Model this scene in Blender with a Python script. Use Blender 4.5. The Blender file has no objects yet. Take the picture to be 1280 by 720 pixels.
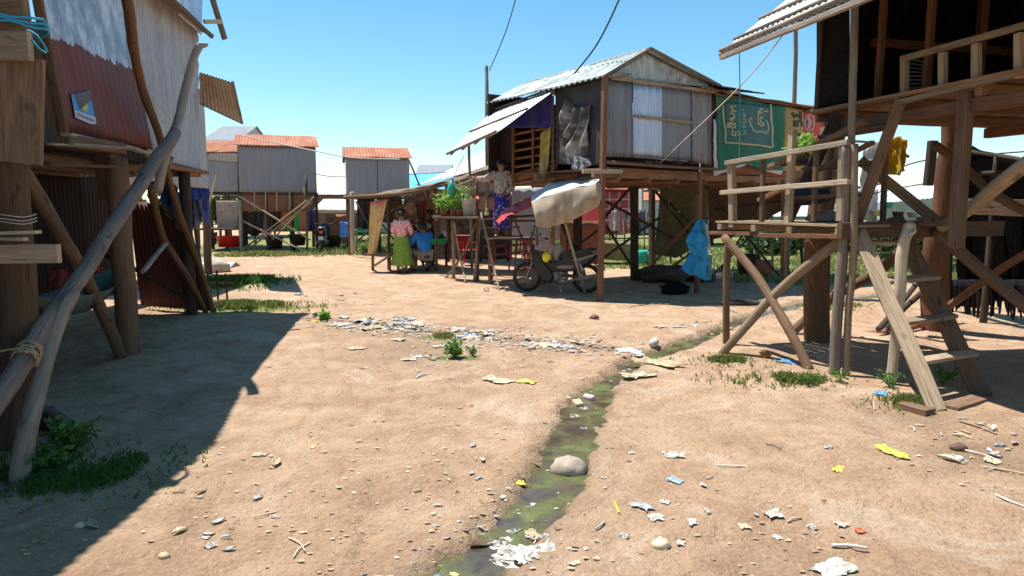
import bpy, math, random
from mathutils import Vector, noise, Matrix
import numpy as np
random.seed(7)
R=random.random
def rr(a,b): return a+(b-a)*random.random()
C=bpy.context.scene.collection
F=850.0; HC=1.6; PITCH=math.atan(102/F)
CP,SP=math.cos(PITCH),math.sin(PITCH)
CAM=Vector((0,0,HC))
def ray(px,py):
    x=(px-640)/F; v=(360-py)/F
    return Vector((x, CP+v*SP, v*CP-SP))
def P(px,py,d):            # world point seen at a photo pixel, d metres ahead
    r=ray(px,py); return CAM+r*(d/r.y)
def G(px,py,z=0.0):        # the same on the level z
    r=ray(px,py); return CAM+r*((z-HC)/r.z)
def PL(px,py,p0,n,off=0):  # the same on a vertical or slanted plane
    r=ray(px,py); return CAM+r*((p0-CAM).dot(n)/r.dot(n))+n*off
# ---------------------------------------------------------------- ground shape
DITCH=[(1120,366),(1075,371),(1000,379),(930,398),(880,420),(835,436),(795,450),(755,478),(728,510),(712,545),(700,585),(680,622),(650,655),(610,690),(570,722),(520,770),(470,840)]
GULLY=[(395,400),(470,407),(560,415),(640,424),(720,430),(800,439)]
def poly(pts): return [ (G(x,y).x,G(x,y).y) for x,y in pts ]
DP=poly(DITCH); GP=poly(GULLY)
def pdist(x,y,pl):
    best=1e9;tt=0
    for i in range(len(pl)-1):
        ax,ay=pl[i];bx,by=pl[i+1];dx,dy=bx-ax,by-ay
        t=max(0,min(1,((x-ax)*dx+(y-ay)*dy)/(dx*dx+dy*dy)))
        d=math.hypot(x-ax-t*dx,y-ay-t*dy)
        if d<best: best=d;tt=(i+t)/(len(pl)-1)
    return best,tt
_fr=random.Random(42);FOOT={}
for _i in range(150):
    _y=2.6+(_fr.random()**1.3)*9;_x=(-.6+1.2*_fr.random())*_y;_a=_fr.uniform(-.7,.7)+(3.14 if _fr.random()<.5 else 0)
    for _k in (0,1):
        FOOT.setdefault((int(_x//.5),int(_y//.5)),[]).append((_x,_y,math.cos(_a),math.sin(_a),_fr.uniform(.6,1)))
        _x+=.16*math.cos(_a)-.55*math.sin(_a);_y+=.16*math.sin(_a)+.55*math.cos(_a)
RUTS=[[(380,372),(420,470),(330,620),(250,800)],[(430,370),(500,470),(470,640),(430,800)],[(860,470),(980,560),(1120,680),(1300,860)],[(900,462),(1050,540),(1230,640),(1500,800)]]
RUTS=[[(G(a,b).x,G(a,b).y) for a,b in r] for r in RUTS]
def marks(x,y):
    z=0;ci,cj=int(x//.5),int(y//.5)
    for i in(-1,0,1):
        for j in(-1,0,1):
            for fx,fy,ca,sa,dp in FOOT.get((ci+i,cj+j),()):
                dx,dy=x-fx,y-fy;u=dx*ca+dy*sa;v=-dx*sa+dy*ca
                q=(u/.055)**2+(v/.135)**2
                if q<2.2: z-=.011*dp*(max(0,1-q**2) -.35*math.exp(-((q-1.4)/.4)**2))
    for r in RUTS:
        d,t=pdist(x,y,r)
        if d<.2: z-=.010*math.exp(-(d/.055)**2)*(.6+.8*noise.noise(Vector((x*2,y*2,6))))-.005*math.exp(-((d-.1)/.04)**2)
    return z
def gz(x,y):
    z=0
    n=noise.noise
    if -12<x<14 and 0<y<40:
        z+=.030*n(Vector((x*.7,y*.7,3)))+.012*n(Vector((x*2.5,y*2.5,8)))
        z+=.010*n(Vector((x*1.6+y*.5,y*.45-x*.2,12)))
        if y<14: z+=.0035*n(Vector((x*6,y*6,1)))+.0035*n(Vector((x*17,y*17,5)))
    if -8<x<9 and 2<y<13: z+=marks(x,y)
    if -4<x<8 and y<16:
        d,t=pdist(x,y,DP)
        if d<.7:
            w=.14+.06*n(Vector((x*1.7,y*1.7,2)))+.05*n(Vector((x*7,y*7,2)))+.05*n(Vector((x*16,y*16,2)))
            if t<.45: w*=.7
            s=max(0,min(1,(w+.07-d)/.09)); s=s*s*(3-2*s)
            z-=(.050+.028*n(Vector((x*4.5,y*4.5,11)))+.012*n(Vector((x*12,y*12,3))))*s
            z+=.007*math.exp(-((d-w-.14)/.08)**2)
        if y>7:
            d,t=pdist(x,y,GP)
            if d<.4: z-=.045*max(0,1-(d/.12)**2)
    return z
def on(x,y,dz=0): return Vector((x,y,gz(x,y)+dz))
def GG(px,py,dz=0):
    p=G(px,py); return on(p.x,p.y,dz)
# ---------------------------------------------------------------- mesh builder
class MB:
    def __init__(s): s.v=[];s.f=[];s.uv=[];s.sm=[]
    def add(s,vs,fs,uvs=None,smooth=False):
        b=len(s.v); s.v+= [Vector(q) for q in vs]
        for k,f in enumerate(fs):
            s.f.append([i+b for i in f]); s.sm.append(smooth)
            if uvs: s.uv.append([uvs[k][j] for j in range(len(f))])
            else: s.uv.append([(vs[i][0]+vs[i][1],vs[i][2]) for i in f])
        return s
    def beam(s,a,b,w,h,up=(0,0,1),jit=.003,seg=.35):
        a=Vector(a);b=Vector(b);d=(b-a);L=d.length
        if L<1e-5:return s
        d/=L; up=Vector(up)
        if abs(d.dot(up))>.98: up=Vector((0,1,0)) if abs(d.y)<.9 else Vector((1,0,0))
        sx=d.cross(up).normalized(); sy=sx.cross(d).normalized()
        n=max(1,int(L/seg)); c=min(w,h)*.10
        prof=[(-w/2+c,-h/2),(w/2-c,-h/2),(w/2,-h/2+c),(w/2,h/2-c),(w/2-c,h/2),(-w/2+c,h/2),(-w/2,h/2-c),(-w/2,-h/2+c)]
        per=[0];
        for k in range(8):
            q=prof[k];r=prof[(k+1)%8];per.append(per[-1]+math.hypot(q[0]-r[0],q[1]-r[1]))
        o=R()*9; vs=[]
        for i in range(n+1):
            t=i/n; jx,jy=rr(-jit,jit),rr(-jit,jit); k=1+rr(-jit,jit)*3
            if i in(0,n): jx=jy=0
            for (x,y) in prof: vs.append(a+d*(L*t)+sx*(x*k+jx)+sy*(y*k+jy))
        fs=[];uv=[]
        for i in range(n):
            for k in range(8):
                k2=(k+1)%8
                fs.append((i*8+k,i*8+k2,(i+1)*8+k2,(i+1)*8+k))
                v0,v1=L*i/n+o,L*(i+1)/n+o
                uv.append(((per[k]+o,v0),(per[k+1]+o,v0),(per[k+1]+o,v1),(per[k]+o,v1)))
        fs.append(tuple(range(7,-1,-1)));uv.append(tuple((q[0]+o,q[1]) for q in prof[::-1]))
        fs.append(tuple(n*8+k for k in range(8)));uv.append(tuple((q[0]+o,q[1]) for q in prof))
        return s.add(vs,fs,uv)
    def log(s,pts,r0,r1=None,wob=.12,sides=10,seg=.12,bend=0):
        pts=[Vector(p) for p in pts]; r1=r0 if r1 is None else r1
        Ls=[0]
        for i in range(len(pts)-1): Ls.append(Ls[-1]+(pts[i+1]-pts[i]).length)
        T=Ls[-1]; n=max(2,int(T/seg)); o=R()*20
        def at(t):
            l=t*T
            for i in range(len(pts)-1):
                if l<=Ls[i+1]+1e-9: 
                    q=(l-Ls[i])/max(1e-9,Ls[i+1]-Ls[i]); break
            p0=pts[max(0,i-1)];p1=pts[i];p2=pts[i+1];p3=pts[min(len(pts)-1,i+2)]
            if len(pts)==2: return p1.lerp(p2,q)
            q2,q3=q*q,q*q*q
            return .5*((2*p1)+(p2-p0)*q+(2*p0-5*p1+4*p2-p3)*q2+(3*p1-p0-3*p2+p3)*q3)
        vs=[]; prev=None
        for i in range(n+1):
            t=i/n; c=at(t); d=(at(min(1,t+.01))-at(max(0,t-.01))).normalized()
            if prev is None:
                ref=Vector((0,0,1)) if abs(d.z)<.9 else Vector((1,0,0)); sx=d.cross(ref).normalized()
            else: sx=(prev-d*prev.dot(d)).normalized()
            prev=sx; sy=d.cross(sx); r=r0+(r1-r0)*t
            bw=Vector((noise.noise(Vector((t*T*1.3,o,0))),noise.noise(Vector((t*T*1.3,o,7))),0))*r*wob*3
            if t in(0,1): bw*=0
            for k in range(sides):
                a=2*math.pi*k/sides
                q=1+wob*noise.noise(Vector((math.cos(a)*1.2+o,math.sin(a)*1.2,t*T*2.2)))+wob*.5*noise.noise(Vector((math.cos(a)*3+o,math.sin(a)*3,t*T*7)))
                vs.append(c+bw+(sx*math.cos(a)+sy*math.sin(a))*r*q)
        fs=[];uv=[];ra=(r0+r1)*math.pi/sides
        for i in range(n):
            for k in range(sides):
                k2=(k+1)%sides; v0,v1=T*i/n+o,T*(i+1)/n+o
                fs.append((i*sides+k,i*sides+k2,(i+1)*sides+k2,(i+1)*sides+k))
                uv.append(((k*ra+o,v0),((k+1)*ra+o,v0),((k+1)*ra+o,v1),(k*ra+o,v1)))
        s.add(vs,fs,uv,True)
        b=len(s.v)-len(vs)
        for base,sg in((0,-1),(n*sides,1)):
            ids=[b+base+k for k in range(sides)]
            if sg<0: ids=ids[::-1]
            s.f.append(ids);s.sm.append(False);s.uv.append([(math.cos(6.283*k/sides)*r0,math.sin(6.283*k/sides)*r0) for k in range(sides)])
        return s
    def tube(s,pts,r,sides=6):
        return s.log(pts,r,r,wob=0,sides=sides,seg=max(.03,sum((Vector(pts[i+1])-Vector(pts[i])).length for i in range(len(pts)-1))/24))
    def surf(s,fn,nu,nv,su=1,sv=1,smooth=True):
        vs=[fn(i/nu,j/nv) for j in range(nv+1) for i in range(nu+1)]
        fs=[];uv=[];w=nu+1
        for j in range(nv):
            for i in range(nu):
                fs.append((j*w+i,j*w+i+1,(j+1)*w+i+1,(j+1)*w+i))
                uv.append(((i/nu*su,j/nv*sv),((i+1)/nu*su,j/nv*sv),((i+1)/nu*su,(j+1)/nv*sv),(i/nu*su,(j+1)/nv*sv)))
        return s.add(vs,fs,uv,smooth)
    def corr(s,a,b,c,d,pitch=.076,amp=.011,ang=0,dent=.006,sheet=.85,edge=.0):
        # a-b bottom, d-c top; ribs run a->d; ang tilts the ribs inside the sheet
        a,b,c,d=map(Vector,(a,b,c,d)); W=((b-a).length+(c-d).length)/2; H=((d-a).length+(c-b).length)/2
        n=(b-a).cross(d-a).normalized(); o=R()*30
        nu=int(W/pitch*8) if ang<1.2 else int(W/.15); nv=max(4,int(H/.15))
        if ang: nv=int(H/pitch*7); nu=max(6,int(W/pitch*7*math.cos(ang))) if ang<1.2 else nu
        nu=max(4,nu)
        ca,sa=math.cos(ang),math.sin(ang)
        def fn(u,v):
            p=a.lerp(b,u).lerp(d.lerp(c,u),v); x,y=u*W,v*H
            q=x*ca+y*sa
            k=math.floor((q+o)/sheet)
            z=amp*math.sin(2*math.pi*q/pitch)+dent*noise.noise(Vector((x*1.5+o,y*1.5,k)))+.003*(k%2)
            if edge and v<.001: p=p+(a-d).normalized()*edge*noise.noise(Vector((k*3.3,o,1)))
            return p+n*z
        return s.surf(fn,nu,nv,W,H)
    def box(s,c,sz,rz=0,rx=0,ry=0):
        M=Matrix.Translation(Vector(c))@Matrix.Rotation(rz,4,'Z')@Matrix.Rotation(ry,4,'Y')@Matrix.Rotation(rx,4,'X')
        a=M@Vector((0,-sz[1]/2,0)); b=M@Vector((0,sz[1]/2,0)); up=M.to_3x3()@Vector((0,0,1))
        return s.beam(a,b,sz[0],sz[2],up,jit=0,seg=99)
    def lathe(s,c,prof,sides=16,axis=None):
        vs=[];M=Matrix.Translation(Vector(c))
        if axis is not None: M=M@Vector((0,0,1)).rotation_difference(Vector(axis)).to_matrix().to_4x4()
        for r,z in prof:
            for k in range(sides): vs.append(M@Vector((r*math.cos(6.28318*k/sides),r*math.sin(6.28318*k/sides),z)))
        fs=[];uv=[]
        for j in range(len(prof)-1):
            for k in range(sides):
                k2=(k+1)%sides
                fs.append((j*sides+k,j*sides+k2,(j+1)*sides+k2,(j+1)*sides+k))
                uv.append(tuple((u*.1,w*.1) for u,w in((k,j),(k+1,j),(k+1,j+1),(k,j+1))))
        return s.add(vs,fs,uv,True)
    def ball(s,c,r,sides=12,n=8,squ=(1,1,1),nz=0):
        c=Vector(c);o=R()*9
        def fn(u,v):
            a=u*6.28318;b=v*math.pi
            p=Vector((math.cos(a)*math.sin(b),math.sin(a)*math.sin(b),-math.cos(b)))
            k=1+nz*noise.noise(p*2+Vector((o,0,0)))+nz*.5*noise.noise(p*5+Vector((o,0,0)))
            return c+Vector((p.x*squ[0],p.y*squ[1],p.z*squ[2]))*r*k
        return s.surf(fn,sides,n)
    def prism(s,prof,y0,y1,M=None,bev=.0):   # profile in x,z extruded in y
        n=len(prof); M=M or Matrix()
        cx=sum(p[0] for p in prof)/n; cz=sum(p[1] for p in prof)/n
        rings=[(y0,.86),(y0+(y1-y0)*.18,1),(y1-(y1-y0)*.18,1),(y1,.86)]
        vs=[]
        for y,k in rings:
            for p in prof: vs.append(M@Vector((cx+(p[0]-cx)*k,y,cz+(p[1]-cz)*k)))
        fs=[]
        for j in range(3):
            for i in range(n): fs.append((j*n+i,j*n+(i+1)%n,(j+1)*n+(i+1)%n,(j+1)*n+i))
        fs.append(tuple(range(n-1,-1,-1)));fs.append(tuple(3*n+i for i in range(n)))
        return s.add(vs,fs)
    def build(s,name,mat,parent=None,thick=0,label=None,merge=False):
        me=bpy.data.meshes.new(name); org=Vector((0,0,0))
        if parent is not None: org=WL[parent.name]
        elif s.v:
            xs=[q.x for q in s.v];ys=[q.y for q in s.v];zs=[q.z for q in s.v]
            org=Vector(((min(xs)+max(xs))/2,(min(ys)+max(ys))/2,min(zs)))
        me.from_pydata([tuple(q-org) for q in s.v],[],s.f)
        me.polygons.foreach_set('use_smooth',s.sm)
        uvl=me.uv_layers.new(name='UVMap'); fl=[]
        for u in s.uv:
            for a in u: fl+= [a[0],a[1]]
        uvl.data.foreach_set('uv',fl)
        me.materials.append(mat); me.update()
        o=bpy.data.objects.new(name,me); C.objects.link(o)
        if parent is not None: o.parent=parent
        else: o.location=org
        WL[o.name]=org.copy()
        if thick:
            m=o.modifiers.new('t','SOLIDIFY'); m.thickness=thick; m.offset=0
        if label:o['label']=label
        return o
WL={}
def thing(name,label,cat,loc,group=None):
    o=bpy.data.objects.new(name,None); C.objects.link(o); o.location=loc; o.empty_display_size=.1
    o['label']=label;o['category']=cat
    if group:o['group']=group
    WL[o.name]=Vector(loc); return o
def tag(o,label,cat,group=None,kind=None):
    if label:o['label']=label
    if cat:o['category']=cat
    if group:o['group']=group
    if kind:o['kind']=kind
    return o
def struct(o): o['kind']='structure'; return o
def stuff(o,label,cat): return tag(o,label,cat,kind='stuff')
def clone(root,loc,rz=0,label=None,group=None,sc=1):
    r=root.copy();C.objects.link(r);r.location=loc;r.rotation_euler=(0,0,rz);r.scale=(sc,)*3
    if label:r['label']=label
    if group:r['group']=group
    for ch in list(root.children):
        c=ch.copy();C.objects.link(c);c.parent=r
        for g in ch.children:
            d=g.copy();C.objects.link(d);d.parent=c
    return r
# ---------------------------------------------------------------- materials
def newmat(name):
    m=bpy.data.materials.new(name);m.use_nodes=True;nt=m.node_tree
    return m,nt,nt.nodes['Principled BSDF']
def N(nt,t,**k):
    n=nt.nodes.new(t)
    for a,b in k.items():
        if a in n.inputs.keys(): n.inputs[a].default_value=b
        else: setattr(n,a,b)
    return n
def ramp(nt,src,stops):
    r=nt.nodes.new('ShaderNodeValToRGB'); e=r.color_ramp.elements
    while len(e)<len(stops): e.new(.5)
    for i,(p,c) in enumerate(stops):
        e[i].position=p; e[i].color=(c[0],c[1],c[2],1) if not isinstance(c,(int,float)) else (c,c,c,1)
    nt.links.new(src,r.inputs[0]); return r.outputs[0]
def mix(nt,f,a,b,mode='MIX'):
    n=nt.nodes.new('ShaderNodeMix');n.data_type='RGBA';n.blend_type=mode
    for s,i in((f,0),(a,6),(b,7)):
        if isinstance(s,bpy.types.NodeSocket): nt.links.new(s,n.inputs[i])
        elif isinstance(s,(int,float)): n.inputs[i].default_value=s
        else: n.inputs[i].default_value=(s[0],s[1],s[2],1)
    return n.outputs[2]
def vecs(nt,kind,sc):
    tc=nt.nodes.new('ShaderNodeTexCoord');mp=nt.nodes.new('ShaderNodeMapping')
    nt.links.new(tc.outputs[kind],mp.inputs[0]); mp.inputs['Scale'].default_value=sc
    oi=nt.nodes.new('ShaderNodeObjectInfo'); ml=nt.nodes.new('ShaderNodeMath');ml.operation='MULTIPLY';ml.inputs[1].default_value=37
    cb=nt.nodes.new('ShaderNodeCombineXYZ'); nt.links.new(oi.outputs['Random'],ml.inputs[0])
    for i in range(3): nt.links.new(ml.outputs[0],cb.inputs[i])
    nt.links.new(cb.outputs[0],mp.inputs['Location'])
    return mp.outputs[0],oi.outputs['Random']
def ntex(nt,vec,scale,detail=4,rough=.55,dist=0):
    n=N(nt,'ShaderNodeTexNoise',Scale=scale,Detail=detail,Roughness=rough,Distortion=dist); nt.links.new(vec,n.inputs['Vector']); return n.outputs[0]
def bump(nt,bs,h,st,dist=.01):
    b=N(nt,'ShaderNodeBump',Strength=st,Distance=dist); nt.links.new(h,b.inputs['Height']); nt.links.new(b.outputs[0],bs.inputs['Normal'])
def wood(name,c1,c2,dark=None,rough=.85,var=.35):
    m,nt,bs=newmat(name); v,rnd=vecs(nt,'UV',(1,.06,1)); v2,_=vecs(nt,'UV',(1,.5,1))
    g=ntex(nt,v,55,5,.6,.4); g2=ntex(nt,v2,4,3)
    col=ramp(nt,g,[(.3,c1),(.7,c2)])
    dark=dark or tuple(x*.35 for x in c1)
    col=mix(nt,ramp(nt,g,[(.22,1),(.36,0)]),col,dark)
    col=mix(nt,ramp(nt,g2,[(.35,.7),(.62,0)]),col,tuple(x*.55 for x in c2))
    v3,_=vecs(nt,'UV',(1,.022,1)); g3=ntex(nt,v3,130,3,.5,.6); v4,_=vecs(nt,'UV',(1,.4,1)); g4=ntex(nt,v4,9,2,.5)
    col=mix(nt,ramp(nt,g3,[(.30,.85),(.37,0)]),col,tuple(x*.18 for x in c1))
    col=mix(nt,ramp(nt,g4,[(.66,0),(.74,.75)]),col,tuple(x*.3 for x in c1))
    mr=N(nt,'ShaderNodeMapRange'); nt.links.new(rnd,mr.inputs[0]); mr.inputs[3].default_value=1-var; mr.inputs[4].default_value=1+var*.6
    hs=N(nt,'ShaderNodeHueSaturation'); nt.links.new(mr.outputs[0],hs.inputs['Value']); nt.links.new(col,hs.inputs['Color'])
    nt.links.new(hs.outputs[0],bs.inputs['Base Color']); bs.inputs['Roughness'].default_value=rough; bs.inputs['Specular IOR Level'].default_value=.25
    ad=N(nt,'ShaderNodeMath',operation='ADD');nt.links.new(g,ad.inputs[0]);nt.links.new(g3,ad.inputs[1]);bump(nt,bs,ad.outputs[0],.8,.008); return m
def metal(name,c1,c2,rust=.0,rustc=(.22,.08,.03),met=.5,rough=.5,edge=None,vs=.12):
    m,nt,bs=newmat(name); v,rnd=vecs(nt,'UV',(1,vs,1)); v2,_=vecs(nt,'UV',(1,.6,1))
    g=ntex(nt,v,9,6,.65); g2=ntex(nt,v2,2.2,7,.68); g3=ntex(nt,v2,60,3)
    col=mix(nt,ramp(nt,g,[(.35,0),(.65,1)]),c1,c2)
    msk=ramp(nt,g2,[(max(0,.62-rust*.45),0),(min(1,.75-rust*.35),1)]) if rust>0 else None
    if msk:
        rc=mix(nt,g3,rustc,tuple(x*1.9 for x in rustc)); col=mix(nt,msk,col,rc)
        mm=N(nt,'ShaderNodeMath',operation='MULTIPLY_ADD'); nt.links.new(msk,mm.inputs[0]); mm.inputs[1].default_value=-met;mm.inputs[2].default_value=met
        nt.links.new(mm.outputs[0],bs.inputs['Metallic'])
    else: bs.inputs['Metallic'].default_value=met
    nt.links.new(col,bs.inputs['Base Color'])
    rg=ramp(nt,g,[(.2,rough-.1),(.8,min(1,rough+.2))]); nt.links.new(rg,bs.inputs['Roughness'])
    bump(nt,bs,g2,.25,.01); return m
def cloth(name,col,col2=None,scale=9,thr=.5,rough=.9,trans=0,soft=.05,weave=True,stripes=0,co='UV',dirt=.45):
    m,nt,bs=newmat(name); v,rnd=vecs(nt,co,(1,1,1)); g=ntex(nt,v,scale,3)
    if stripes:
        sx=N(nt,'ShaderNodeSeparateXYZ'); nt.links.new(v,sx.inputs[0]); w=N(nt,'ShaderNodeMath',operation='MULTIPLY');nt.links.new(sx.outputs[0],w.inputs[0]);w.inputs[1].default_value=stripes*6.28
        s2=N(nt,'ShaderNodeMath',operation='SINE');nt.links.new(w.outputs[0],s2.inputs[0])
        c=mix(nt,ramp(nt,s2.outputs[0],[(0,0),(.1,1)]),col,col2)
    elif col2: c=mix(nt,ramp(nt,g,[(thr-soft,0),(thr+soft,1)]),col,col2)
    else: c=mix(nt,ramp(nt,g,[(.3,0),(.7,1)]),tuple(x*.8 for x in col),tuple(min(1,x*1.12) for x in col))
    gd=ntex(nt,v,2.5,5); c=mix(nt,ramp(nt,gd,[(.45,0),(.75,dirt)]),c,(.16,.11,.07))
    nt.links.new(c,bs.inputs['Base Color']); bs.inputs['Roughness'].default_value=rough
    if trans:
        tr=N(nt,'ShaderNodeBsdfTranslucent'); nt.links.new(c,tr.inputs[0]); ms=N(nt,'ShaderNodeMixShader',Fac=trans)
        out=nt.nodes['Material Output']; nt.links.new(bs.outputs[0],ms.inputs[1]);nt.links.new(tr.outputs[0],ms.inputs[2]);nt.links.new(ms.outputs[0],out.inputs[0])
    bump(nt,bs,ntex(nt,v,140 if weave else 20,2),.2,.003); return m
def plain(name,col,rough=.6,met=0,var=.15,scale=6,spec=.5):
    m,nt,bs=newmat(name); v,rnd=vecs(nt,'Object',(1,1,1)); g=ntex(nt,v,scale,5,.6)
    c=mix(nt,ramp(nt,g,[(.3,0),(.7,1)]),tuple(x*(1-var) for x in col),tuple(min(1,x*(1+var)) for x in col))
    nt.links.new(c,bs.inputs['Base Color']);bs.inputs['Roughness'].default_value=rough;bs.inputs['Metallic'].default_value=met;bs.inputs['Specular IOR Level'].default_value=spec
    bump(nt,bs,g,.1,.01); return m
def leafmat(name,c1,c2,trans=.35):
    m,nt,bs=newmat(name); ge=nt.nodes.new('ShaderNodeNewGeometry')
    c=ramp(nt,ge.outputs['Random Per Island'],[(0,c1),(1,c2)])
    nt.links.new(c,bs.inputs['Base Color']);bs.inputs['Roughness'].default_value=.6
    tr=N(nt,'ShaderNodeBsdfTranslucent'); nt.links.new(c,tr.inputs[0]); ms=N(nt,'ShaderNodeMixShader',Fac=trans)
    out=nt.nodes['Material Output']; nt.links.new(bs.outputs[0],ms.inputs[1]);nt.links.new(tr.outputs[0],ms.inputs[2]);nt.links.new(ms.outputs[0],out.inputs[0])
    return m
M={}
M['greylog']=wood('weathered grey wood',(.23,.175,.13),(.42,.34,.27))
M['tan']=wood('sun bleached tan wood',(.30,.21,.13),(.52,.39,.26))
M['brown']=wood('brown timber',(.13,.075,.045),(.27,.165,.10))
M['redbrown']=wood('reddish timber',(.17,.075,.04),(.33,.16,.09))
M['nearpost']=wood('dark brown near post',(.10,.055,.03),(.22,.13,.08))
M['orange']=wood('orange brown bark pole',(.17,.075,.03),(.33,.17,.08))
M['dark']=wood('dark old timber',(.045,.03,.022),(.10,.07,.05))
M['plank']=wood('reddish floor planks',(.22,.11,.06),(.38,.21,.12))
M['palewood']=wood('pale plank',(.38,.30,.20),(.58,.48,.35))
M['galv']=metal('galvanised sheet',(.45,.50,.55),(.70,.74,.78),.12,(.18,.10,.06),.55,.42)
M['galvblue']=metal('bright bluish galvanised sheet',(.42,.55,.75),(.72,.80,.92),.05,(.2,.15,.1),.5,.4)
M['galvroof']=metal('weathered greenish zinc roof',(.20,.27,.26),(.44,.50,.49),.35,(.14,.13,.10),.4,.5)
M['whitecorr']=metal('chalky grey corrugated sheet',(.42,.40,.40),(.58,.56,.55),.10,(.25,.16,.09),.15,.6)
M['greysheet']=metal('dull grey sheet',(.23,.24,.26),(.30,.31,.33),.03,(.2,.13,.09),.15,.65)
M['rustroof']=metal('rusty orange roof sheet',(.36,.15,.08),(.54,.27,.17),.55,(.24,.075,.03),.1,.75)
M['rustdark']=metal('rusty brown sheet',(.16,.085,.055),(.27,.14,.085),.4,(.20,.06,.03),.1,.8)
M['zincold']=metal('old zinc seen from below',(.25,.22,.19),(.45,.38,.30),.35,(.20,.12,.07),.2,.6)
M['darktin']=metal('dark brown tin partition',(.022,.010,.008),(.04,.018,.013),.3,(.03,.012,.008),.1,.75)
M['palesheet']=metal('pale roof sheet',(.46,.45,.42),(.62,.60,.56),.08,(.35,.25,.15),.15,.55)
M['blueroof']=metal('blue roof sheet',(.10,.42,.68),(.16,.52,.78),.0,(.2,.1,.1),.1,.5)
M['black net']=cloth('black shade net',(.008,.008,.009),(.018,.018,.02),60,.5,dirt=.06)
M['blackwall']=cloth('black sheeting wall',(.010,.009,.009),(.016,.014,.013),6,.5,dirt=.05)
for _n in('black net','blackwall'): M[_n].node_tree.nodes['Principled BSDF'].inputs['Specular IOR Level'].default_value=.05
M['steel']=plain('steel',(.5,.5,.5),.35,.9)
M['rope']=plain('rope',(.42,.30,.16),.9)
M['wire']=plain('black wire',(.02,.02,.02),.6)
M['wirelight']=plain('pale rope',(.55,.5,.42),.8)
M['skin']=plain('skin',(.30,.15,.09),.55,0,.08)
M['hair']=plain('black hair',(.012,.010,.010),.55)
M['red']=plain('red plastic',(.60,.02,.02),.35,0,.1)
M['purple']=plain('pink purple plastic',(.40,.05,.22),.4,0,.15)
M['green']=plain('green plastic',(.02,.32,.10),.4,0,.1)
M['blue']=plain('blue plastic',(.03,.20,.62),.4,0,.1)
M['teal']=plain('teal plastic',(.02,.36,.30),.4,0,.1)
M['white']=plain('dirty white plastic',(.62,.60,.57),.5,0,.12)
M['whitepaint']=plain('white paint',(.75,.73,.70),.6,0,.1)
M['concrete']=plain('concrete',(.36,.33,.29),.9,0,.2)
M['stone']=plain('pale stone',(.48,.40,.31),.9,0,.25,12)
M['brick']=plain('terracotta',(.40,.16,.09),.85,0,.2)
M['rubber']=plain('black rubber',(.025,.023,.022),.8)
M['blackplastic']=plain('black plastic',(.02,.02,.022),.35)
M['darkblue']=plain('dark blue paint',(.02,.05,.11),.3)
M['dustyseat']=plain('dusty black vinyl',(.035,.032,.03),.6)
M['engine']=plain('dusty aluminium',(.32,.29,.25),.55,.5,.25)
M['rim']=plain('muddy rim',(.22,.12,.06),.7,.2,.3)
M['yellow']=plain('yellow plastic',(.75,.58,.03),.5,0,.1)
M['mud']=plain('wet soil',(.12,.07,.045),.8,0,.3,20)
# ---------------------------------------------------------------- world, sun, camera
W=bpy.data.worlds.new('World');bpy.context.scene.world=W;W.use_nodes=True;nt=W.node_tree
SUN=Vector((-1.5,.75,4.3)).normalized()
sky=nt.nodes.new('ShaderNodeTexSky');sky.sky_type='NISHITA';sky.sun_disc=False
sky.sun_elevation=math.asin(SUN.z);sky.sun_rotation=math.atan2(SUN.x,SUN.y)
sky.altitude=0;sky.air_density=1.0;sky.dust_density=.15;sky.ozone_density=2.0
hs=nt.nodes.new('ShaderNodeHueSaturation');hs.inputs['Hue'].default_value=SKYHUE if 'SKYHUE' in globals() else .483;hs.inputs['Saturation'].default_value=1.26
nt.links.new(sky.outputs[0],hs.inputs['Color']);nt.links.new(hs.outputs[0],nt.nodes['Background'].inputs[0])
nt.nodes['Background'].inputs[1].default_value=.112
sl=bpy.data.lights.new('sun','SUN');sl.energy=5.0;sl.angle=math.radians(.55);sl.color=(1,.98,.94)
so=bpy.data.objects.new('sun',sl);C.objects.link(so);so.rotation_euler=SUN.to_track_quat('Z','Y').to_euler();so.location=(0,0,20)
cd=bpy.data.cameras.new('camera');cd.sensor_width=36;cd.lens=F/1280*36;cd.clip_end=3000;cd.clip_start=.05
co=bpy.data.objects.new('camera',cd);C.objects.link(co);co.location=CAM;co.rotation_euler=(math.pi/2-PITCH,0,0)
bpy.context.scene.camera=co
vs_=bpy.context.scene.view_settings;vs_.view_transform='Standard';vs_.look='None';vs_.exposure=.66;vs_.gamma=1
bpy.context.scene.cycles.max_bounces=6
# ---------------------------------------------------------------- ground
def axis(lo,hi,a,b,st,g):
    xs=[a]
    while xs[-1]<b: xs.append(xs[-1]+st)
    s=st
    while xs[-1]<hi: s*=g; xs.append(xs[-1]+s)
    s=st; l=[a]
    while l[-1]>lo: s*=g; l.append(l[-1]-s)
    return l[:0:-1]+xs
xs=axis(-900,900,-3.6,4.6,.03,1.045)
ys=axis(-60,1500,2.3,8.5,.028,1.018)
verts=[];col=[]
def gpatch(px,py,rx,ry):
    p=G(px,py); return (p.x,p.y,rx,ry)
DARK=[gpatch(520,440,.9,1.1),gpatch(470,415,.9,.5),gpatch(1250,570,.7,.5),gpatch(1130,520,.6,.5),gpatch(600,410,.8,.4),gpatch(300,345,.5,.6)]
GRS=[gpatch(330,318,2.6,1.0),gpatch(290,352,1.2,1.2),gpatch(300,386,1.1,.5),gpatch(560,420,.35,.3),gpatch(570,447,.3,.15)]
n_=noise.noise
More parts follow.
